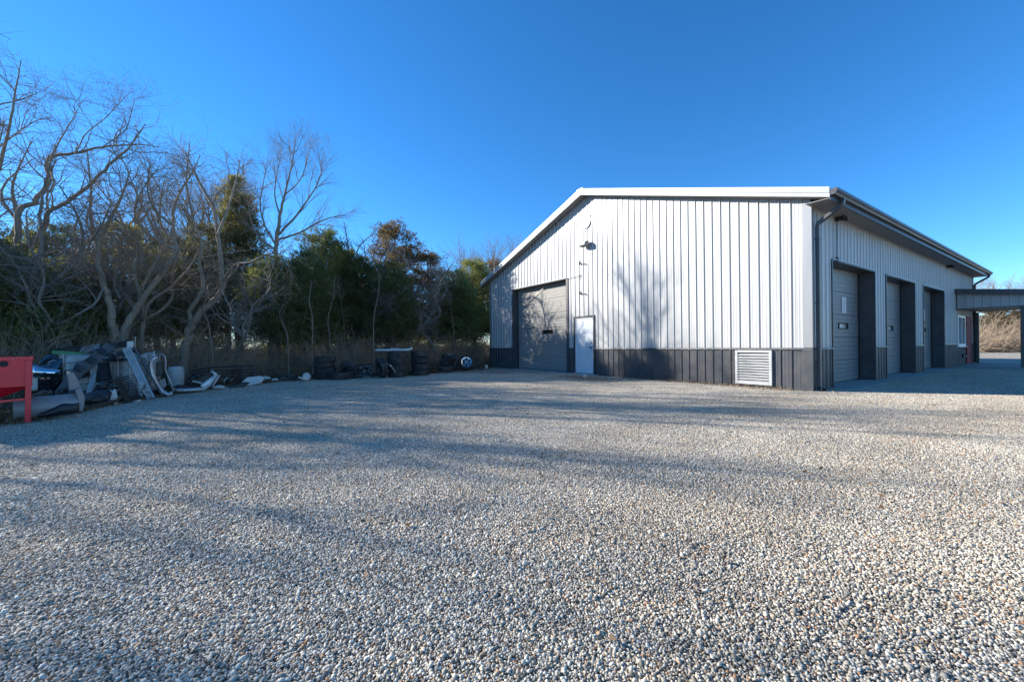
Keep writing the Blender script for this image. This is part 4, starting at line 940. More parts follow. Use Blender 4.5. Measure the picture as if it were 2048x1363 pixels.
# grey bumper cover lying on its back, black air dam
def swept(m, sec, path):          # sec: (y, z) section, path: list of (x, scale, dy, dz)
    n = len(sec); vs = [(x, y * s + dy, z * s + dz) for x, s, dy, dz in path for y, z in sec]
    fs = [(i * n + k, i * n + k + 1, (i + 1) * n + k + 1, (i + 1) * n + k) for i in range(len(path) - 1) for k in range(n - 1)]
    return m.add(vs, fs)
L = Loc(95, 836, .05); e = L.thing('bumper_cover', 'grey bumper cover with black air dam lying beside red hopper', 'car part', 'bumper covers in the junk row')
sec = [(.16 * math.cos(a) + .02, .165 * math.sin(a) + .165) for a in [PI * 1.45 - i * PI * 1.1 / 14 for i in range(15)]]
m = MB(); x0, x1 = L.x(30), L.x(170)
swept(m, sec, [(x0 + (x1 - x0) * f, 1 - .10 * abs(f - .4) ** 2, .05 * (f - .5) ** 2 * 4, .035 * f) for f in [i / 16 for i in range(17)]])
m.build('shell', M_grey, e, smooth=True, solid=.008)
m = MB(); m.grid(lambda u, v: (L.x(78) + (L.x(160) - L.x(78)) * u, -.158 - .030 * math.sin(PI * v) * min(1, 6 * u * (1 - u)) + .05 * (u - .5) ** 2, .035 + .03 * u + (.06 + .10 * min(1, u * 1.6) * (1 - .15 * math.sin(u * 9))) * v), 18, 6).build('air_dam', M_black, e, smooth=True, solid=.01)
m = MB(); m.extr([L.q(153, 783), L.q(165, 780), L.q(173, 797), L.q(172, 815), L.q(166, 828), L.q(158, 826), L.q(157, 800)], -.10, .17).build('end_flare', M_grey, e, bevel=.012)
m = MB(); m.extr([L.q(137, 750), L.q(142, 746), L.q(152, 748), L.q(163, 768), L.q(168, 784), L.q(140, 786)], .22, .27).build('side_panel', M_grey, e, bevel=.012)

# glossy dark fender behind the hopper
L = Loc(97, 812, .9); e = L.thing('car_fender', 'glossy black car fender reflecting sky behind red hopper', 'car part')
m = MB(); m.grid(lambda u, v: (L.x(64) + (L.x(126) - L.x(64)) * u, -.16 * math.sin(PI * (.15 + .7 * v)) - .10 * math.sin(PI * u), L.z(782) + (L.z(726 + 10 * math.sin(u * 5) * u) - L.z(782)) * v), 16, 12).build('panel', M_navy, e, smooth=True, solid=.012)
m = MB(); m.grid(lambda u, v: (L.x(68) + (L.x(122) - L.x(68)) * u, -.27 - .05 * math.sin(PI * v) - .06 * math.sin(PI * u), L.z(753) + (L.z(730 + 9 * u) - L.z(753)) * v), 12, 8).build('chrome_band', M_chrome, e, smooth=True, solid=.01)
m = MB(); m.grid(lambda u, v: (L.x(62) + .10 * u, -.22 - .03 * math.sin(PI * v), L.z(778) + (L.z(730) - L.z(778)) * v), 4, 8).build('edge', M_wplas, e, smooth=True, solid=.02)
m = MB()
for k in range(4): m.tube([(L.x(66 + 10 * k), -.2, L.z(790)), (L.x(74 + 9 * k), -.3, L.z(783 - 2 * k)), (L.x(90 + 5 * k), -.28, L.z(776 + 3 * k))], .006, 6)
m.build('wiring', M_galv, e, smooth=True)
L0 = L
# backing heap of dark parts: individual shapes
def slabpart(px, py, back, poly, y0, y1, name, mat, label, cat='car part', tilt=0, bevel=.012, group='loose parts in the junk pile'):
    L = Loc(px, py, back); m = MB().extr([L.q(*p) for p in poly], y0, y1)
    o = one(L, m, name, mat, label, cat, group, bevel=bevel); o.rotation_euler = (tilt, 0, L.rz); return o
# totes
def tote(px, py, back, w, d, h, label, rz):
    L = Loc(px, py, back); e = empty('liquid_tote', L.p, L.rz + rz, label, 'tank', 'caged plastic totes in the junk pile')
    m = MB(); m.box(-w / 2 + .04, w / 2 - .04, -d / 2 + .04, d / 2 - .04, .14, h - .03); m.build('tank', M_wplas, e, bevel=.07)
    m = MB(); m.box(-.09, .09, -d / 2 - .03, -d / 2 + .06, .16, .30); m.build('valve', M_dgrey, e, bevel=.02)
    for x in (-w / 2 + .06, 0, w / 2 - .06): MB().box(x - .05, x + .05, -d / 2, d / 2, 0, .10).build('pallet_skid', M_black, e, bevel=.006)
    MB().box(-w / 2, w / 2, -d / 2, d / 2, .10, .135).build('pallet_deck', M_galv, e, bevel=.005)
    nx_ = 6
    for k in range(nx_ + 1):
        x = -w / 2 + w * k / nx_
        for y in (-d / 2, d / 2): MB().tube([(x, y, .13), (x, y, h)], .009, 6).build('cage_bar', M_galv, e)
    for k in range(1, 5):
        y = -d / 2 + d * k / 5
        for x in (-w / 2, w / 2): MB().tube([(x, y, .13), (x, y, h)], .009, 6).build('cage_bar', M_galv, e)
    for k in range(6):
        z = .18 + (h - .2) * k / 5; r = .014 if k == 5 else .009
        MB().tube([(-w / 2, -d / 2 - .009, z), (w / 2, -d / 2 - .009, z), (w / 2 + .009, d / 2, z), (-w / 2, d / 2, z), (-w / 2 - .009, -d / 2, z)], r, 6).build('cage_rail', M_galv, e)
    return e
tote(197, 802, 1.3, 1.12, 1.0, .98, 'white plastic tote in wire cage behind the car seat', .10)
tote(281, 797, 1.0, .50, .9, .95, 'narrow caged tote behind the perforated steel rail', -.25)
# car seat
L = Loc(205, 800, .55); e = L.thing('salvaged_seat', 'charcoal fabric car seat leaning against the white tote', 'seat')
m = MB(); m.hull8([(L.x(192), .0, L.z(764)), (L.x(226), .0, L.z(766)), (L.x(226), .12, L.z(766)), (L.x(192), .12, L.z(764)), (L.x(198), .10, L.z(718)), (L.x(219), .10, L.z(717)), (L.x(219), .19, L.z(717)), (L.x(198), .19, L.z(718))]); m.build('backrest', M_fabric, e, bevel=.035)
m = MB(); m.hull8([(L.x(197), -.03, L.z(760)), (L.x(220), -.03, L.z(760)), (L.x(220), .02, L.z(760)), (L.x(197), .02, L.z(760)), (L.x(201), .06, L.z(724)), (L.x(216), .06, L.z(724)), (L.x(216), .12, L.z(724)), (L.x(201), .12, L.z(724))]); m.build('back_cushion', M_fabric, e, bevel=.025)
m = MB(); m.hull8([(L.x(186), -.40, L.z(795)), (L.x(222), -.40, L.z(795)), (L.x(226), .08, L.z(790)), (L.x(190), .08, L.z(790)), (L.x(188), -.36, L.z(776)), (L.x(220), -.36, L.z(776)), (L.x(226), .06, L.z(768)), (L.x(192), .06, L.z(768))]); m.build('seat_cushion', M_fabric, e, bevel=.04)
m = MB(); m.lathe([(0, -.05), (.075, -.045), (.095, 0), (.075, .045), (0, .05)], 16, False, 'x', (L.x(206), -.40, L.z(768))); m.build('recliner_cover', M_dgrey, e, smooth=True)
# running board sloping from the heap top down to the fender
L = Loc(180, 805, .35); m = MB()
pth = [(226, 690), (214, 701), (203, 707), (192, 718), (182, 726), (166, 733), (158, 742), (150, 752), (138, 762), (128, 772), (116, 782)]
wd = [.17, .18, .20, .17, .19, .22, .17, .18, .14, .10, .06]
vs = []; fs = []
for i, ((px, py), w) in enumerate(zip(pth, wd)):
    x, z = L.q(px, py); nx_, nz_ = -.77, .64
    y = .30 - .06 * i
    for a, b in ((-w * .55, -.05), (w * .55, -.02), (w * .62, .06), (-w * .45, .09)): vs.append((x + nx_ * a, y + b, z + nz_ * a))
for i in range(len(pth) - 1):
    for k in range(4): fs.append((i * 4 + k, i * 4 + (k + 1) % 4, i * 4 + 4 + (k + 1) % 4, i * 4 + 4 + k))
fs += [(3, 2, 1, 0), tuple(len(vs) - 4 + k for k in range(4))]
m.add(vs, fs); rb_ = one(L, m, 'running_board', M_dgrey, 'long dark running board sloping down across the junk pile', 'car part', 'loose parts in the junk pile', bevel=.02)
for i in (1, 3, 5):
    (a0, a1), (b0, b1) = pth[i], pth[i + 1]; y = .30 - .06 * (i + .5) - .06
    MB().bar((L.x(a0) - .02, y + .02, L.z(a1) + .03), (L.x(b0) - .02, y - .03, L.z(b1) + .03), .02, .14, (-.77, 0, .64)).build('step_pad', M_black, rb_, bevel=.006)
# green board, trim strips and small pieces on top of the tote
L = Loc(150, 800, 1.2); TZ = 1.0
o = one(L, MB().extr([L.q(106, 700), L.q(140, 702), L.q(181, 707), L.q(181, 712), L.q(140, 710), L.q(106, 708)], -.12, -.08), 'green_board', M_green, 'bright green painted board on top of the junk pile', 'board', bevel=.004)
for i, (pts, r, mt, lab) in enumerate((
    ([(112, 699), (140, 694), (180, 694), (205, 690)], .022, M_black, 'thin black trim strip lying above the green board'),
    ([(120, 702), (150, 697), (185, 698), (222, 688)], .018, M_dgrey, 'dark grey trim strip just above the green board'),
    ([(150, 704), (185, 699), (215, 692), (262, 682)], .028, M_black, 'longest black trim strip reaching to the white box'),
    ([(200, 697), (230, 690), (258, 687)], .022, M_dgrey, 'dark grey rod leaning toward the white box'),
    ([(215, 702), (240, 693), (268, 688)], .016, M_galv, 'pale metal rod under the black trim strips'),
    ([(268, 700), (285, 706), (298, 714)], .030, M_black, 'short black hose right of the white box'),
    ([(262, 704), (283, 711), (300, 722)], .022, M_dgrey, 'dark grey hose drooping right of the perforated rail'))):
    one(L, MB().tube([(L.x(a), .05 * ((i * 3) % 4) - .1, L.z(b)) for a, b in pts], r, 7), 'rubber_strip', mt, lab, 'car part', 'trim strips on the junk pile', smooth=True)
L = Loc(150, 803, .9)
one(L, MB().grid(lambda u, v: (L.x(84) + (L.x(120) - L.x(84)) * u, -.1 - .1 * math.sin(PI * v), L.z(727) + (L.z(711) - L.z(727)) * v * math.sin(PI * (.12 + .8 * u)) + .09 * u), 10, 6), 'mirror_housing', M_navy, 'rounded dark mirror housing left under the green board', 'car part', 'loose parts in the junk pile', smooth=True, solid=.03)
one(L, MB().tube([(L.x(102), -.2, L.z(730)), (L.x(100), -.22, L.z(723)), (L.x(110), -.24, L.z(718)), (L.x(122), -.22, L.z(722)), (L.x(118), -.2, L.z(730)), (L.x(108), -.2, L.z(732))], .016, 7), 'wire_coil', M_galv, 'tangled coil of wire above the glossy fender', 'wire', 'loose parts in the junk pile', smooth=True)
one(L, MB().hull8([(L.x(128), -.25, L.z(724)), (L.x(170), -.25, L.z(722)), (L.x(170), .0, L.z(722)), (L.x(128), .0, L.z(724)), (L.x(132), -.2, L.z(716)), (L.x(166), -.2, L.z(714)), (L.x(166), .0, L.z(714)), (L.x(132), .0, L.z(716))]), 'air_box', M_galv, 'flat silver metal box below the green board', 'car part', 'loose parts in the junk pile', bevel=.015)
one(L, MB().hull8([(L.x(150), -.15, L.z(718)), (L.x(210), -.15, L.z(716)), (L.x(210), .2, L.z(716)), (L.x(150), .2, L.z(718)), (L.x(156), -.1, L.z(709)), (L.x(204), -.1, L.z(704)), (L.x(204), .2, L.z(704)), (L.x(156), .2, L.z(709))]), 'dash_panel', M_black, 'black dashboard panel under the running board top', 'car part', 'loose parts in the junk pile', bevel=.03)
L = Loc(240, 800, .8)
one(L, MB().extr([L.q(222, 704), L.q(231, 699), L.q(238, 704), L.q(230, 713)], -.16, -.15), 'metal_bracket', M_galv, 'square metal bracket plate near top of the pile', 'car part', 'loose parts in the junk pile', bevel=.004)
one(L, MB().hull8([(L.x(222), -.1, L.z(722)), (L.x(262), -.1, L.z(722)), (L.x(262), .3, L.z(722)), (L.x(222), .3, L.z(722)), (L.x(228), -.05, L.z(706)), (L.x(256), -.05, L.z(700)), (L.x(256), .3, L.z(700)), (L.x(228), .3, L.z(706))]), 'heater_box', M_dgrey, 'dark heater box wedged beneath the white box', 'car part', 'loose parts in the junk pile', bevel=.03)
one(L, MB().lathe([(0, -.05), (.03, -.045), (.05, -.02), (.052, .02), (0, .03)], 14, False, 'y', (L.x(240), -.2, L.z(714))), 'lamp_bowl', M_wplas, 'small round pale lamp bowl under the metal bracket', 'car part', 'loose parts in the junk pile', smooth=True)
m = MB().hull8([(L.x(255), -.25, L.z(697)), (L.x(268), -.25, L.z(695)), (L.x(268), -.12, L.z(695)), (L.x(255), -.12, L.z(697)), (L.x(255), -.25, L.z(683)), (L.x(269), -.25, L.z(682)), (L.x(269), -.12, L.z(682)), (L.x(255), -.12, L.z(683))])
one(L, m, 'white_box', M_wplas, 'small white plastic box at the very top of the pile', 'box', bevel=.008)
one(L, MB().tube([(L.x(272), .1, L.z(700)), (L.x(273), .1, L.z(673))], .010, 6), 'antenna_rod', M_galv, 'thin upright rod sticking up beside the white box', 'rod')
# silver channel pair
L = Loc(178, 803, .30)
e = L.thing('metal_channel', 'pair of silver metal channels leaning against the tote', 'metal strip')
for a, b in (((173, 795), (186, 746)), ((178, 792), (191, 748))): MB().bar((L.x(a[0]), -.12, L.z(a[1])), (L.x(b[0]), .12, L.z(b[1])), .045, .02, (0, 1, 0)).build('channel', M_galv, e, bevel=.004)
# black tank with torn white boot
L = Loc(200, 812, .15); e = L.thing('plastic_tank', 'long black plastic tank on ground right of grey bumper', 'tank')
m = MB().tube([(L.x(172), .05, .10), (L.x(180), .03, .13), (L.x(200), .0, .15), (L.x(216), .0, .15), (L.x(221), .0, .14)], [.09, .13, .15, .15, .10], 14); m.build('body', M_black, e, smooth=True)
m = MB().box(L.x(182), L.x(206), -.165, -.10, .09, .17); m.build('side_pocket', M_black, e, bevel=.012)
# finned stack
L = Loc(252, 806, .10); e = L.thing('fin_stack', 'slanted stack of thin black fins in front of tote', 'car part')
for k in range(11):
    f = k / 10; cx, cz = L.x(262 - 26 * f), .035 + .46 * f
    MB().hull8([(cx - .20, -.03, cz - .075), (cx + .17, -.06, cz + .03), (cx + .17, .22, cz + .03), (cx - .20, .22, cz - .075), (cx - .20, -.03, cz - .06), (cx + .17, -.06, cz + .045), (cx + .17, .22, cz + .045), (cx - .20, .22, cz - .06)]).build('fin', M_black, e, bevel=.003)
MB().bar((L.x(258), .1, .02), (L.x(232), .1, .52), .1, .12, (0, 1, 0)).build('core', M_black, e)
# perforated rail
L = Loc(300, 796); e = L.thing('perforated_rail', 'perforated pale steel rail leaning against the junk pile', 'metal rail')
a, b = Vector((L.x(302), -.02, .0)), Vector((L.x(253), .42, L.z(694)))
t_ = (b - a).normalized(); sd = Vector((1, 0, 0)); sd = (sd - t_ * sd.dot(t_)).normalized(); nn = t_.cross(sd)
if nn.y > 0: nn = -nn
w = .062; Lr = (b - a).length; m = MB(); n = 26
for k in range(n):
    p0, p1 = a + t_ * Lr * k / n, a + t_ * Lr * (k + 1) / n; pm_ = p0 + (p1 - p0) * .62
    m.add([p0 - sd * w, p0 + sd * w, pm_ + sd * w, pm_ - sd * w], [(0, 1, 2, 3)])
    for s0_, s1_ in ((-1, -.62), (-.12, .12), (.62, 1)): m.add([pm_ + sd * w * s0_, pm_ + sd * w * s1_, p1 + sd * w * s1_, p1 + sd * w * s0_], [(0, 1, 2, 3)])
m.build('web', M_galv, e, solid=.006)
for s in (-1, 1): MB().bar(a + sd * w * s - nn * .03, b + sd * w * s - nn * .03, .012, .07, nn).build('flange', M_galv, e)
MB().bar(a + sd * .20 - nn * .05, b + sd * .13 - nn * .05, .03, .05, nn).build('side_strip', M_dgrey, e)
# silver bumper standing on its end
L = Loc(335, 790); m = MB()
arc = [(346, 786), (336, 789), (326, 783), (315, 771), (308, 757), (304, 742), (302, 728), (305, 718), (313, 711)]
def bar_shell(m, L, arc, prof, y0):
    n = len(prof); vs = []; pts = [Vector((L.x(a), 0, L.z(b))) for a, b in arc]
    for i, p in enumerate(pts):
        t = (pts[min(i + 1, len(pts) - 1)] - pts[max(i - 1, 0)]).normalized(); nr = Vector((-t.z, 0, t.x))
        for (dy, dn) in prof: vs.append((p.x + nr.x * dn, y0 + dy, p.z + nr.z * dn))
    return m.add(vs, [(i * n + k, i * n + k + 1, (i + 1) * n + k + 1, (i + 1) * n + k) for i in range(len(pts) - 1) for k in range(n - 1)])
bar_shell(m, L, arc, [(-.24, -.05), (-.25, .0), (-.14, .022), (-.13, .012), (.02, .02), (.10, .02), (.13, -.03)], .1)
e = L.thing('bumper_cover', 'silver car bumper standing on end right of perforated rail', 'car part', 'bumper covers in the junk row')
m.build('shell', M_silver, e, smooth=True, solid=.010)
m = MB(); bar_shell(m, L, [(312, 712), (322, 707), (330, 712), (332, 724), (331, 740), (336, 752), (342, 768), (347, 782)], [(-.02, -.015), (-.025, .0), (-.015, .015), (.02, .01)], .12); m.build('bracket_arm', M_galv, e, smooth=True, solid=.008)
m = MB().extr([L.q(311, 765), L.q(330, 755), L.q(334, 770), L.q(322, 780)], .02, .05); m.build('licence_recess', M_grey, e, bevel=.006)
m = MB().extr([L.q(312, 724), L.q(326, 724), L.q(326, 752), L.q(313, 752)], .15, .17); m.build('grille', M_black, e, bevel=.01)
L = Loc(300, 792, .7)
for i, (poly, mt, nm, lab) in enumerate((
    ([(277, 712), (300, 710), (311, 709), (312, 714), (303, 722), (284, 722)], M_galv, 'hinge_bracket', 'bent pale metal bracket above the standing silver bumper'),
    ([(283, 722), (305, 722), (304, 745), (290, 748)], M_dgrey, 'fuel_can', 'dark container behind the standing silver bumper'),
    ([(283, 748), (300, 746), (303, 785), (288, 788)], M_black, 'mud_flap', 'black flap hanging behind the perforated rail foot'))):
    one(L, MB().extr([L.q(*p) for p in poly], -.1 - .05 * i, .12), nm, mt, lab, 'car part', 'loose parts in the junk pile', bevel=.025)
L = Loc(272, 800, .55)
e = L.thing('radiator', 'upright silver radiator core behind the perforated rail', 'car part')
MB().box(L.x(262), L.x(276), .0, .05, .02, L.z(738)).build('core', M_galv, e, bevel=.006)
for k in range(9): MB().box(L.x(262) - .004, L.x(276) + .004, -.012, -.002, .06 + k * .055, .075 + k * .055).build('fin', M_dgrey, e)
for x in (262, 276): MB().tube([(L.x(x), .02, .0), (L.x(x), .02, L.z(735))], .028, 8).build('side_tank', M_silver, e, smooth=True)
L = Loc(200, 813, .02)
one(L, MB().tube([(L.x(168), -.02, .03), (L.x(190), -.05, .04), (L.x(212), -.03, .05), (L.x(236), .05, .09), (L.x(243), .1, .16)], [.028, .028, .045, .03, .03], 9), 'exhaust_pipe', M_rust, 'rusty exhaust pipe on the ground before the black tank', 'pipe', smooth=True)
L = Loc(140, 806, .75)
one(L, MB().hull8([(L.x(122), -.05, .0), (L.x(150), -.08, .0), (L.x(150), .0, .0), (L.x(122), .03, .0), (L.x(126), .12, L.z(742)), (L.x(147), .10, L.z(736)), (L.x(147), .16, L.z(736)), (L.x(126), .18, L.z(742))]), 'inner_lining', M_dgrey, 'dark door lining leaning between fender and white tote', 'car part', bevel=.02)
L = Loc(245, 800, .75); m = MB(); pts_ = []
for k in range(60):
    a = k * .7; pts_.append((L.x(238) + .16 * math.cos(a * .61) + .04 * math.sin(a * 2.3), -.22 + .10 * math.sin(a * .83), L.z(712) + .09 * math.sin(a * .47) + .03 * math.cos(a * 1.9)))
one(L, m.tube(pts_, .009, 5), 'wire_tangle', M_black, 'tangle of black wires on top of the narrow tote', 'wire', smooth=True)
for i, (px_, py_, z_, r_, lab) in enumerate(((226, 803, L.z(715), .05, 'black coil spring under the square bracket'),)):
    q_ = [(L.x(px_) + r_ * math.cos(k * .6), -.28 + r_ * math.sin(k * .6), z_ - .08 + k * .004) for k in range(48)]
    one(L, MB().tube(q_, .010, 6), 'coil_spring', M_black, lab, 'car part', smooth=True)
def bent_sheet(px, py, back, poly_px, amp, mat, name, label, seed, tilt=0.0):     # crumpled sheet: quad of photo points, folded and torn along its edge
    L = Loc(px, py, back); r = random.Random(seed); (ax, az), (bx, bz), (cx, cz), (dx, dz) = [L.q(*p) for p in poly_px]
    k1, k2, ph = r.uniform(4, 8), r.uniform(3, 7), r.uniform(0, 6)
    def fn(u, v):
        e = .04 * math.sin(17 * u + ph) * v
        x = (ax * (1 - u) + bx * u) * (1 - v) + (dx * (1 - u) + cx * u) * v + e; z = (az * (1 - u) + bz * u) * (1 - v) + (dz * (1 - u) + cz * u) * v + e
        return (x, tilt * v + amp * (abs(math.sin(k1 * u + k2 * v + ph)) - .5) + amp * .4 * math.sin(13 * u - 9 * v), max(.01, z))
    return one(L, MB().grid(fn, 12, 8), name, mat, label, 'car part', 'loose parts in the junk pile', smooth=True, solid=.006)
bent_sheet(236, 806, .35, [(214, 790), (248, 786), (246, 764), (218, 770)], .07, M_galv, 'torn_sheet', 'torn silver sheet below the seat beside the fins', 41)
bent_sheet(285, 800, .35, [(274, 792), (300, 790), (296, 768), (276, 764)], .06, M_silver, 'torn_sheet', 'crumpled silver sheet low behind the perforated rail', 42)
bent_sheet(165, 803, .5, [(150, 760), (182, 752), (184, 728), (160, 734)], .06, M_dgrey, 'torn_sheet', 'dark crumpled sheet behind the running board middle', 43)
bent_sheet(300, 797, .6, [(284, 730), (314, 724), (308, 704), (288, 708)], .07, M_silver, 'torn_sheet', 'crumpled silver sheet at top right of the pile', 44)
bent_sheet(240, 800, .9, [(216, 700), (256, 692), (262, 678), (226, 686)], .05, M_dgrey, 'torn_sheet', 'dark bent sheet at the crest of the pile', 45)
bent_sheet(180, 803, 1.0, [(160, 704), (200, 702), (196, 690), (166, 693)], .06, M_galv, 'torn_sheet', 'pale bent sheet above the green board end', 46)
bent_sheet(118, 815, .6, [(100, 800), (136, 798), (132, 776), (106, 782)], .08, M_black, 'torn_sheet', 'black crumpled liner between hopper leg and grey bumper', 47)
bent_sheet(395, 778, .5, [(372, 768), (402, 764), (398, 748), (376, 754)], .06, M_dgrey, 'torn_sheet', 'dark crumpled sheet between white drum and flat bumper', 48)
bent_sheet(575, 762, .4, [(556, 760), (592, 758), (588, 748), (562, 750)], .06, M_dgrey, 'torn_sheet', 'dark low crumpled sheet left of the white bucket', 49)
bent_sheet(865, 749, .5, [(850, 747), (876, 745), (872, 733), (854, 735)], .05, M_rust, 'torn_sheet', 'rusty crumpled sheet between tall stack and tire pile', 50)
# white drum
L = Loc(352, 774, .5); e = L.thing('white_drum', 'white plastic drum standing behind the silver bumpers', 'drum')
R_ = (L.x(370) - L.x(335)) / 2; H_ = L.z(733)
MB().lathe([(0, .02), (R_ * .93, .02), (R_ * .96, .05), (R_ * .98, .2), (R_, .22), (R_ * .98, .24), (R_, H_ * .55), (R_ * 1.01, H_ * .58), (R_, H_ * .61), (R_ * .99, H_ - .08), (R_ * .94, H_ - .03), (R_ * .8, H_), (0, H_ + .012)], 28).build('barrel', M_wplas, e, smooth=True)
m = MB()
for k in range(6): m.box(R_ * .2 * (k - 2.5) - .02, R_ * .2 * (k - 2.5) + .02, -R_ * .98, -R_ * .96, .0, .05)
m.build('foot_lugs', M_wplas, e)
# silver bumper lying open
L = Loc(415, 781); e = L.thing('bumper_cover', 'silver car bumper lying flat with black grille inside', 'car part', 'bumper covers in the junk row')
m = MB(); bar_shell(m, L, [(348, 776), (370, 777), (395, 777), (410, 776), (420, 769), (426, 761), (432, 751), (430, 746), (424, 741)], [(-.22, -.02), (-.20, .03), (-.08, .05), (.05, .05), (.16, .03)], .05); m.build('shell', M_silver, e, smooth=True, solid=.010)
m = MB().hull8([(L.x(405), -.20, L.z(776)), (L.x(437), -.1, L.z(760)), (L.x(437), .15, L.z(760)), (L.x(405), .15, L.z(776)), (L.x(400), -.18, L.z(768)), (L.x(436), -.1, L.z(745)), (L.x(436), .15, L.z(745)), (L.x(400), .15, L.z(768))]); m.build('corner', M_silver, e, bevel=.03)
m = MB().extr([L.q(395, 758), L.q(418, 745), L.q(421, 756), L.q(402, 766)], .06, .08); m.build('grille', M_black, e, bevel=.004)
for k in range(7): MB().extr([L.q(424 + 2.2 * k, 771 - 3.1 * k), L.q(427 + 2.2 * k, 772 - 3.1 * k), L.q(427 + 2.2 * k, 767 - 3.1 * k)], -.2, -.12).build('clip_tab', M_silver, e)
MB().bar((L.x(386), .0, L.z(760)), (L.x(405), -.02, L.z(765)), .03).build('support', M_wplas, e)
m = MB().hull8([(L.x(350), -.1, .02), (L.x(400), -.1, .02), (L.x(400), .3, .02), (L.x(350), .3, .02), (L.x(355), -.05, .16), (L.x(395), -.05, .10), (L.x(395), .3, .12), (L.x(355), .3, .18)]); m.build('liner', M_black, e, bevel=.02)
# black tubular rack
L = Loc(450, 776, .8); e = L.thing('cargo_rack', 'black tubular cargo rack lying behind the flat bumper', 'rack')
zs = [L.z(733), L.z(740), L.z(746), L.z(752)]
for i, z in enumerate(zs): MB().tube([(L.x(386), .05 + .02 * i, z - .10), (L.x(419), 0, z), (L.x(484), 0, z + .0), (L.x(512), .3, z - .02)], .016 if i else .02, 7).build('rail', M_black, e, smooth=True)
for x in (388, 420, 484, 511): MB().tube([(L.x(x), .0 if 400 < x < 500 else .15, L.z(734 if 400 < x < 500 else 738)), (L.x(x), .0, L.z(771))], .028, 8).build('post', M_black, e, smooth=True)
# engine block
L = Loc(470, 772, .4); e = L.thing('scrap_engine', 'rusty scrap engine with round housing inside the rack', 'engine')
MB().box(L.x(452), L.x(490), -.05, .3, .0, .17).build('block', M_rust, e, bevel=.03)
MB().lathe([(.0, -.08), (.10, -.10), (.15, -.06), (.16, .0), (.15, .1), (.0, .12)], 22, False, 'y', (L.x(474), .0, L.z(747))).build('bell_housing', M_rust, e, smooth=True)
MB().lathe([(.14, -.12), (.16, -.12), (.16, -.09), (.14, -.09), (.14, -.12)], 22, False, 'y', (L.x(474), .0, L.z(747))).build('ring', M_rust, e, smooth=True)
for k in range(5): MB().tube([(L.x(450 + 4 * k), -.06, .05 + .02 * k), (L.x(448 + 5 * k), -.12, .13 + .02 * (k % 2)), (L.x(456 + 4 * k), -.05, .24)], .016, 7).build('pipe', (M_galv, M_rust, M_dgrey)[k % 3], e, smooth=True)
slabpart(505, 769, .1, [(478, 770), (494, 755), (520, 753), (530, 756), (522, 768), (500, 772)], -.1, .05, 'body_panel', M_wplas, 'pale crumpled body panel on ground right of scrap engine', tilt=-.35, group='loose parts in the junk pile', bevel=.01)
slabpart(480, 773, .0, [(455, 774), (490, 764), (500, 766), (488, 774)], -.1, .15, 'rubber_mat', M_black, 'black rubber mat on ground before the scrap engine', 'mat', bevel=.01)
def lump(px, py, sx, sy, sz, name, mat, label, cat, seed):
    L = Loc(px, py); r = random.Random(seed); bm = bmesh.new(); bmesh.ops.create_icosphere(bm, subdivisions=3, radius=1)
    for v in bm.verts:
        c = v.co; k = 1 + .22 * math.sin(3.1 * c.x + seed) * math.cos(4.3 * c.y - seed) + .10 * math.sin(9 * c.z + 5 * c.x + seed)
        v.co = Vector((c.x * sx * k, c.y * sy * k, max(-.05, c.z * sz * k + sz * .7)))
    me = bpy.data.meshes.new(name); bm.to_mesh(me); bm.free(); me.materials.append(mat); me.polygons.foreach_set('use_smooth', [True] * len(me.polygons))
    o = link(name, me); o.location = L.p; o.rotation_euler = (0, 0, L.rz); return tag(o, label, cat)
lump(438, 777, .13, .1, .055, 'plastic_bag', M_wplas, 'crumpled pale plastic bag at the end of the flat bumper', 'bag', 1)
lump(532, 761, .12, .1, .09, 'rag_heap', M_wplas, 'pale crumpled rags at the right end of the body panel', 'rags', 2)
lump(549, 762, .10, .08, .055, 'foam_piece', M_wplas, 'small white foam lump between rags and bucket', 'foam', 3)
lump(225, 808, .07, .07, .17, 'torn_boot', M_wplas, 'torn pale plastic boot standing beside the black tank', 'car part', 9)
lump(272, 803, .07, .05, .03, 'paper_scrap', M_paper, 'small white scrap on gravel below the perforated rail', 'scrap', 5)
L = Loc(613, 761); e = L.thing('white_bucket', 'white bucket lying on its side before short tire stack', 'bucket')
b_ = MB().lathe([(0, .0), (.10, .0), (.105, .02), (.122, .25), (.13, .25), (.13, .27), (.118, .27), (.10, .02)], 22, False, 'y', (0, -.1, .125)); b_.build('pail', M_wplas, e, smooth=True)
MB().tube([(-.02, -.05, .02), (-.14, -.1, .10), (-.22, -.05, .13)], .03, 8).build('handle_flap', M_wplas, e, smooth=True)
L = Loc(540, 755, .5); one(L, MB().tube([(L.x(508), 0, L.z(743)), (L.x(525), .05, L.z(744)), (L.x(545), .1, L.z(739)), (L.x(565), .1, L.z(735))], [.035, .04, .035, .02], 8), 'fallen_branch', M_barkl, 'pale fallen branch lying behind the rag heap', 'branch', smooth=True)

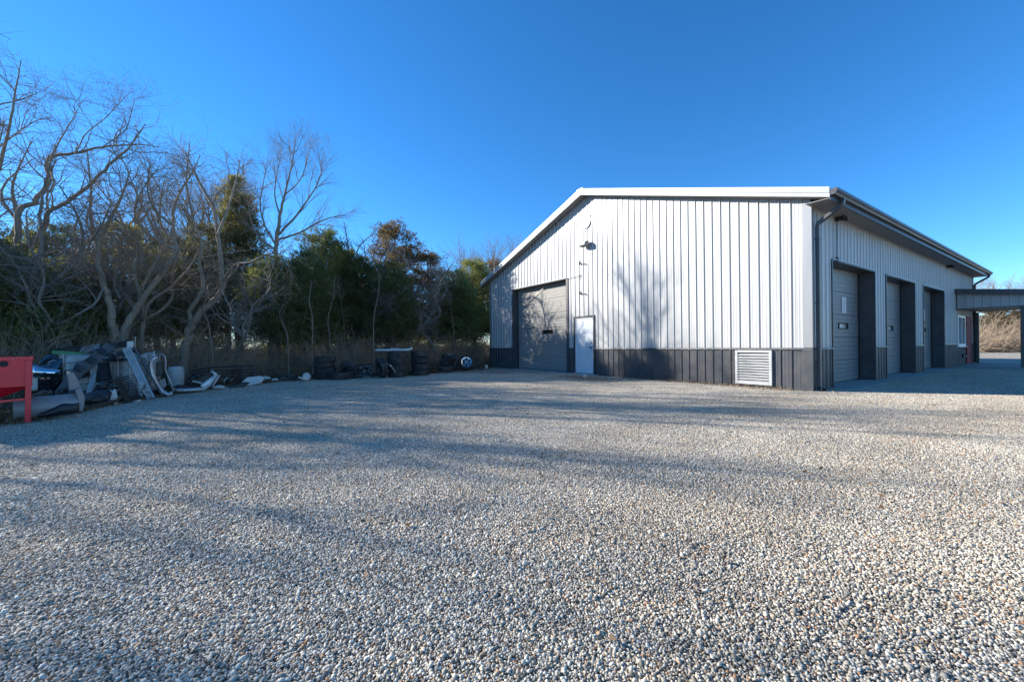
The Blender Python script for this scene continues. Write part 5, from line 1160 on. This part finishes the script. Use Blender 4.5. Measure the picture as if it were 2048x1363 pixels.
# tires -----------------------------------------------------------------
def tire_mesh(R=.34, W_=.215, rim=.205):
    h = W_ / 2; m = MB()
    prof = [(rim, -h * .72), (rim + .012, -h * .82), (rim + .05, -h), (R - .06, -h), (R - .022, -h * .90), (R - .006, -h * .80), (R, -h * .62),
            (R, -h * .36), (R - .009, -h * .34), (R - .009, -h * .26), (R, -h * .24), (R, -.006), (R - .009, -.004), (R - .009, .006), (R, .008), (R, h * .26), (R - .009, h * .28), (R - .009, h * .36), (R, h * .38),
            (R, h * .62), (R - .006, h * .80), (R - .022, h * .90), (R - .06, h), (rim + .05, h), (rim + .012, h * .82), (rim, h * .72), (rim + .02, h * .6), (rim + .05, 0), (rim + .02, -h * .6), (rim, -h * .72)]
    m.lathe(prof, 40)
    for k in range(40):      # tread lugs along both shoulders
        a = 2 * PI * (k + .5) / 40; c, s = math.cos(a), math.sin(a)
        for sg_ in (-1, 1):
            ctr = Vector((c * (R - .002), s * (R - .002), sg_ * h * .66)); tg = Vector((-s, c, 0)); rd = Vector((c, s, 0)); up = Vector((0, 0, 1))
            p = []
            for q in (-1, 1):
                for (u, v) in ((-1, -1), (1, -1), (1, 1), (-1, 1)): p.append(ctr + tg * u * .017 + up * v * h * .20 + rd * q * .006)
            m.hull8(p)
    o = m.build('tire', M_tire, smooth=True); me = o.data; bpy.data.objects.remove(o); return me
TM3 = tire_mesh(.335, .186, .205); TM = tire_mesh(); TM2 = tire_mesh(.325, .235, .20)
def tire(p, label, group, me=None, rot=(0, 0, 0), sc=1.0):
    o = link('tire', me or TM); o.location = p; o.rotation_euler = rot; o.scale = (sc,) * 3; return tag(o, label, 'tire', group)
def stack(px, py, n, h, me, what, group, R, jit):
    p, d = gnd(px, py); p = p + Vector((FWD[0], FWD[1], 0)) * R
    names = {4: ('bottom', 'second', 'third', 'top'), 3: ('bottom', 'middle', 'top')}[n]
    for k in range(n):
        q = p + Vector((rnd.uniform(-jit, jit), rnd.uniform(-jit, jit), h / 2 + k * h)); tire(q, '%s tire of %s' % (names[k], what), group, me, (rnd.uniform(-.02, .02), rnd.uniform(-.02, .02), rnd.uniform(0, 6)))
    return p
stack(641, 758, 4, .189, TM3, 'the short stack right of the white bucket', 'tires in the short stack', .32, .03)
pB = stack(789, 754, 4, .222, TM2, 'the stack that carries the chrome bumper', 'tires in the bumper-topped stack', .33, .02)
pC = stack(837, 751, 4, .225, TM, 'the tall stack right of the chrome bumper stack', 'tires in the tall right stack', .33, .02)
p, _ = gnd(673, 759); tire(p + Vector((FWD[0] * .3, FWD[1] * .3, .108)), 'single tire lying flat right of the short stack', 'loose tires', TM, (.03, .02, 1))
p, _ = gnd(693, 757); tire(p + Vector((FWD[0] * .25, FWD[1] * .25, .27)), 'tire leaning against the black engine cover', 'loose tires', TM, (math.radians(-52), math.radians(18), YAW))
p, _ = gnd(764, 755); w_ = empty('wheel', p + Vector((0, 0, .335)), 0, 'black wheel leaning on the bumper-topped stack', 'wheel', 'wheels leaning on tires')
w_.rotation_euler = (math.radians(-78), math.radians(8), YAW - .9)
link('tire', TM, w_)
MB().lathe([(.205, -.08), (.19, -.03), (.13, .0), (.08, .03), (.0, .03)], 20).build('rim', M_black, w_, smooth=True)
for k in range(5): MB().lathe([(0, .07), (.012, .07), (.014, .02)], 6, False, 'z', (.055 * math.cos(k * 1.257), .055 * math.sin(k * 1.257), .0)).build('lug_nut', M_galv, w_)
# pile at the building end
p, _ = gnd(885, 744); tire(p + Vector((FWD[0] * .33, FWD[1] * .33, .108)), 'tire lying flat at left of the alloy wheel pile', 'loose tires', TM, (.05, .0, 2))
p, _ = gnd(905, 742); tire(p + Vector((FWD[0] * .25, FWD[1] * .25, .36)), 'tire with pale post leaning left of the alloy wheel', 'loose tires', TM, (math.radians(-58), math.radians(-6), YAW + .1))
p = stand(893, 18.4); tire(p + Vector((0, 0, .108)), 'bottom tire of the low stack behind the alloy wheel', 'tires behind the alloy wheel', TM); tire(p + Vector((0, 0, .325)), 'middle tire of the low stack behind the alloy wheel', 'tires behind the alloy wheel', TM, (0, .02, 1)); tire(p + Vector((.05, .1, .545)), 'top tire of the low stack behind the alloy wheel', 'tires behind the alloy wheel', TM, (.05, .1, 1))
p, _ = gnd(932, 741); w_ = empty('wheel', p + Vector((FWD[0] * .2, FWD[1] * .2, .335)), 0, 'tire with bright alloy rim nearest the building corner', 'wheel', 'wheels leaning on tires')
w_.rotation_euler = (math.radians(68), math.radians(4), YAW + .12)
link('tire', TM2, w_)
MB().lathe([(.205, .085), (.215, .10), (.19, .09), (.18, .05), (.17, -.05), (.19, -.09)], 28).build('rim_barrel', M_chrome, w_, smooth=True)
MB().lathe([(0, .06), (.05, .06), (.055, .04), (.0, .04)], 14).build('hub', M_galv, w_, smooth=True)
for k in range(6):
    a = k * PI / 3
    for s in (-.16, .16): MB().bar((.045 * math.cos(a), .045 * math.sin(a), .055), (.185 * math.cos(a + s), .185 * math.sin(a + s), .075), .018, .02).build('spoke', M_chrome, w_, bevel=.004)
MB().lathe([(0, -.04), (.17, -.04)], 20).build('wheel_well', M_rubber_seal, w_)
L = Loc(901, 738, .1); one(L, MB().bar((L.x(906), -.16, L.z(732)), (L.x(899), -.05, L.z(707)), .05, .045), 'wood_post', M_wplas, 'short pale post sticking out of the leaning tire', 'post', bevel=.006)
# black engine cover between the stacks
L = Loc(720, 756, .3); e = L.thing('engine_cover', 'large ribbed black plastic engine cover between tire stacks', 'car part')
MB().hull8([(L.x(686), -.1, .03), (L.x(740), -.15, .03), (L.x(752), .4, .03), (L.x(690), .4, .03), (L.x(688), .05, L.z(734)), (L.x(736), .02, L.z(731)), (L.x(748), .35, L.z(728)), (L.x(692), .35, L.z(730))]).build('body', M_black, e, bevel=.04)
for i, (x0, x1, y0, y1) in enumerate(((698, 712, 738, 733), (714, 727, 737, 732), (700, 709, 746, 741), (712, 722, 746, 741), (725, 733, 745, 738), (697, 735, 752, 748), (729, 746, 734, 730))):
    MB().box(L.x(x0), L.x(x1), -.16 + .03 * (i % 2), .1, L.z(y0), L.z(y1)).build('rib', M_dgrey, e, bevel=.01)
for i, (x0, y0, r) in enumerate(((704, 735, .06), (718, 736, .07), (742, 741, .10))): MB().lathe([(r * .6, -.02), (r, -.02), (r, .12), (r * .6, .12)], 14, False, 'y', (L.x(x0), -.12, L.z(y0))).build('port', M_dgrey, e, smooth=True)
MB().tube([(L.x(712), -.18, .06), (L.x(730), -.2, .09), (L.x(746), -.15, .07)], .022, 8).build('hose', M_dgrey, e, smooth=True)
slabpart(664, 757, .25, [(655, 737), (660, 738), (671, 737), (670, 744), (673, 751), (659, 752)], -.0, .02, 'white_scrap', M_wplas, 'small white plastic scrap between short stack and leaning tire', bevel=.004)
L = Loc(735, 757); one(L, MB().tube([(L.x(724), 0, .02), (L.x(731), -.02, .07), (L.x(738), 0, .05), (L.x(743), .02, .01)], .014, 6), 'bent_strip', M_galv, 'bent pale strip on ground before the engine cover', 'metal strip', smooth=True)
# chrome bumper across the stacks
L = Loc(789, 754, .33); ztop = .222 * 4 + .01
e = L.thing('chrome_bumper', 'bright chrome bumper lying across top of tire stack', 'car part')
x0, x1 = L.x(752), L.x(826)
m = MB(); swept(m, [(-.07, .0), (-.09, .02), (-.085, .055), (-.05, .075), (.0, .07)], [(x0 + (x1 - x0) * f, 1, .12 * (2 * f - 1) ** 2 - .1, ztop + .06 * max(0, f - .88) * 8 + .01) for f in [i / 20 for i in range(21)]]); m.build('shell', M_silver, e, smooth=True, solid=.012)
for f in (.28, .36, .48, .62, .70): MB().lathe([(.0, .0), (.03, .0), (.028, .05), (.0, .055)], 8, False, 'z', (x0 + (x1 - x0) * f, -.1, ztop + .068)).build('mount', M_black if f != .48 else M_galv, e)
MB().box(x0 + (x1 - x0) * .40, x0 + (x1 - x0) * .66, -.10, -.03, ztop + .076, ztop + .11).build('backing_plate', M_galv, e, bevel=.006)
L = Loc(776, 755, .05); e = L.thing('wiper_linkage', 'bent silver wiper linkage hung over the leaning black wheel', 'car part')
MB().tube([(L.x(763), -.05, L.z(726)), (L.x(768), -.08, L.z(721)), (L.x(776), -.1, L.z(727)), (L.x(783), -.1, L.z(731)), (L.x(791), -.1, L.z(744))], .014, 7).build('arm', M_galv, e, smooth=True)
MB().tube([(L.x(777), -.1, L.z(741)), (L.x(773), -.12, L.z(753))], .016, 7).build('rod', M_galv, e, smooth=True)
for q_ in ((766, 723), (782, 731)): MB().lathe([(0, -.04), (.035, -.04), (.035, .03), (0, .03)], 10, False, 'y', (L.x(q_[0]), -.09, L.z(q_[1]))).build('pivot', M_galv, e, smooth=True)
L = Loc(812, 751, .4); one(L, MB().hull8([(L.x(808), -.05, .0), (L.x(818), -.05, .0), (L.x(818), .08, .0), (L.x(809), .08, .0), (L.x(806), -.03, L.z(700)), (L.x(817), -.05, L.z(700)), (L.x(817), .08, L.z(700)), (L.x(806), .08, L.z(700))]), 'rotten_board', M_card, 'rotten brown board wedged between the two tall tire stacks', 'board', bevel=.01)
L = Loc(965, 738); 
lump(962, 739, .14, .10, .05, 'scrap_heap', M_dgrey, 'small dark scrap heap at foot of the building corner', 'scrap', 7)
one(L, MB().box(L.x(970), L.x(976), -.05, .05, 0, .20), 'scrap_bracket', M_galv, 'small upright metal bracket by the building corner', 'scrap', bevel=.02)
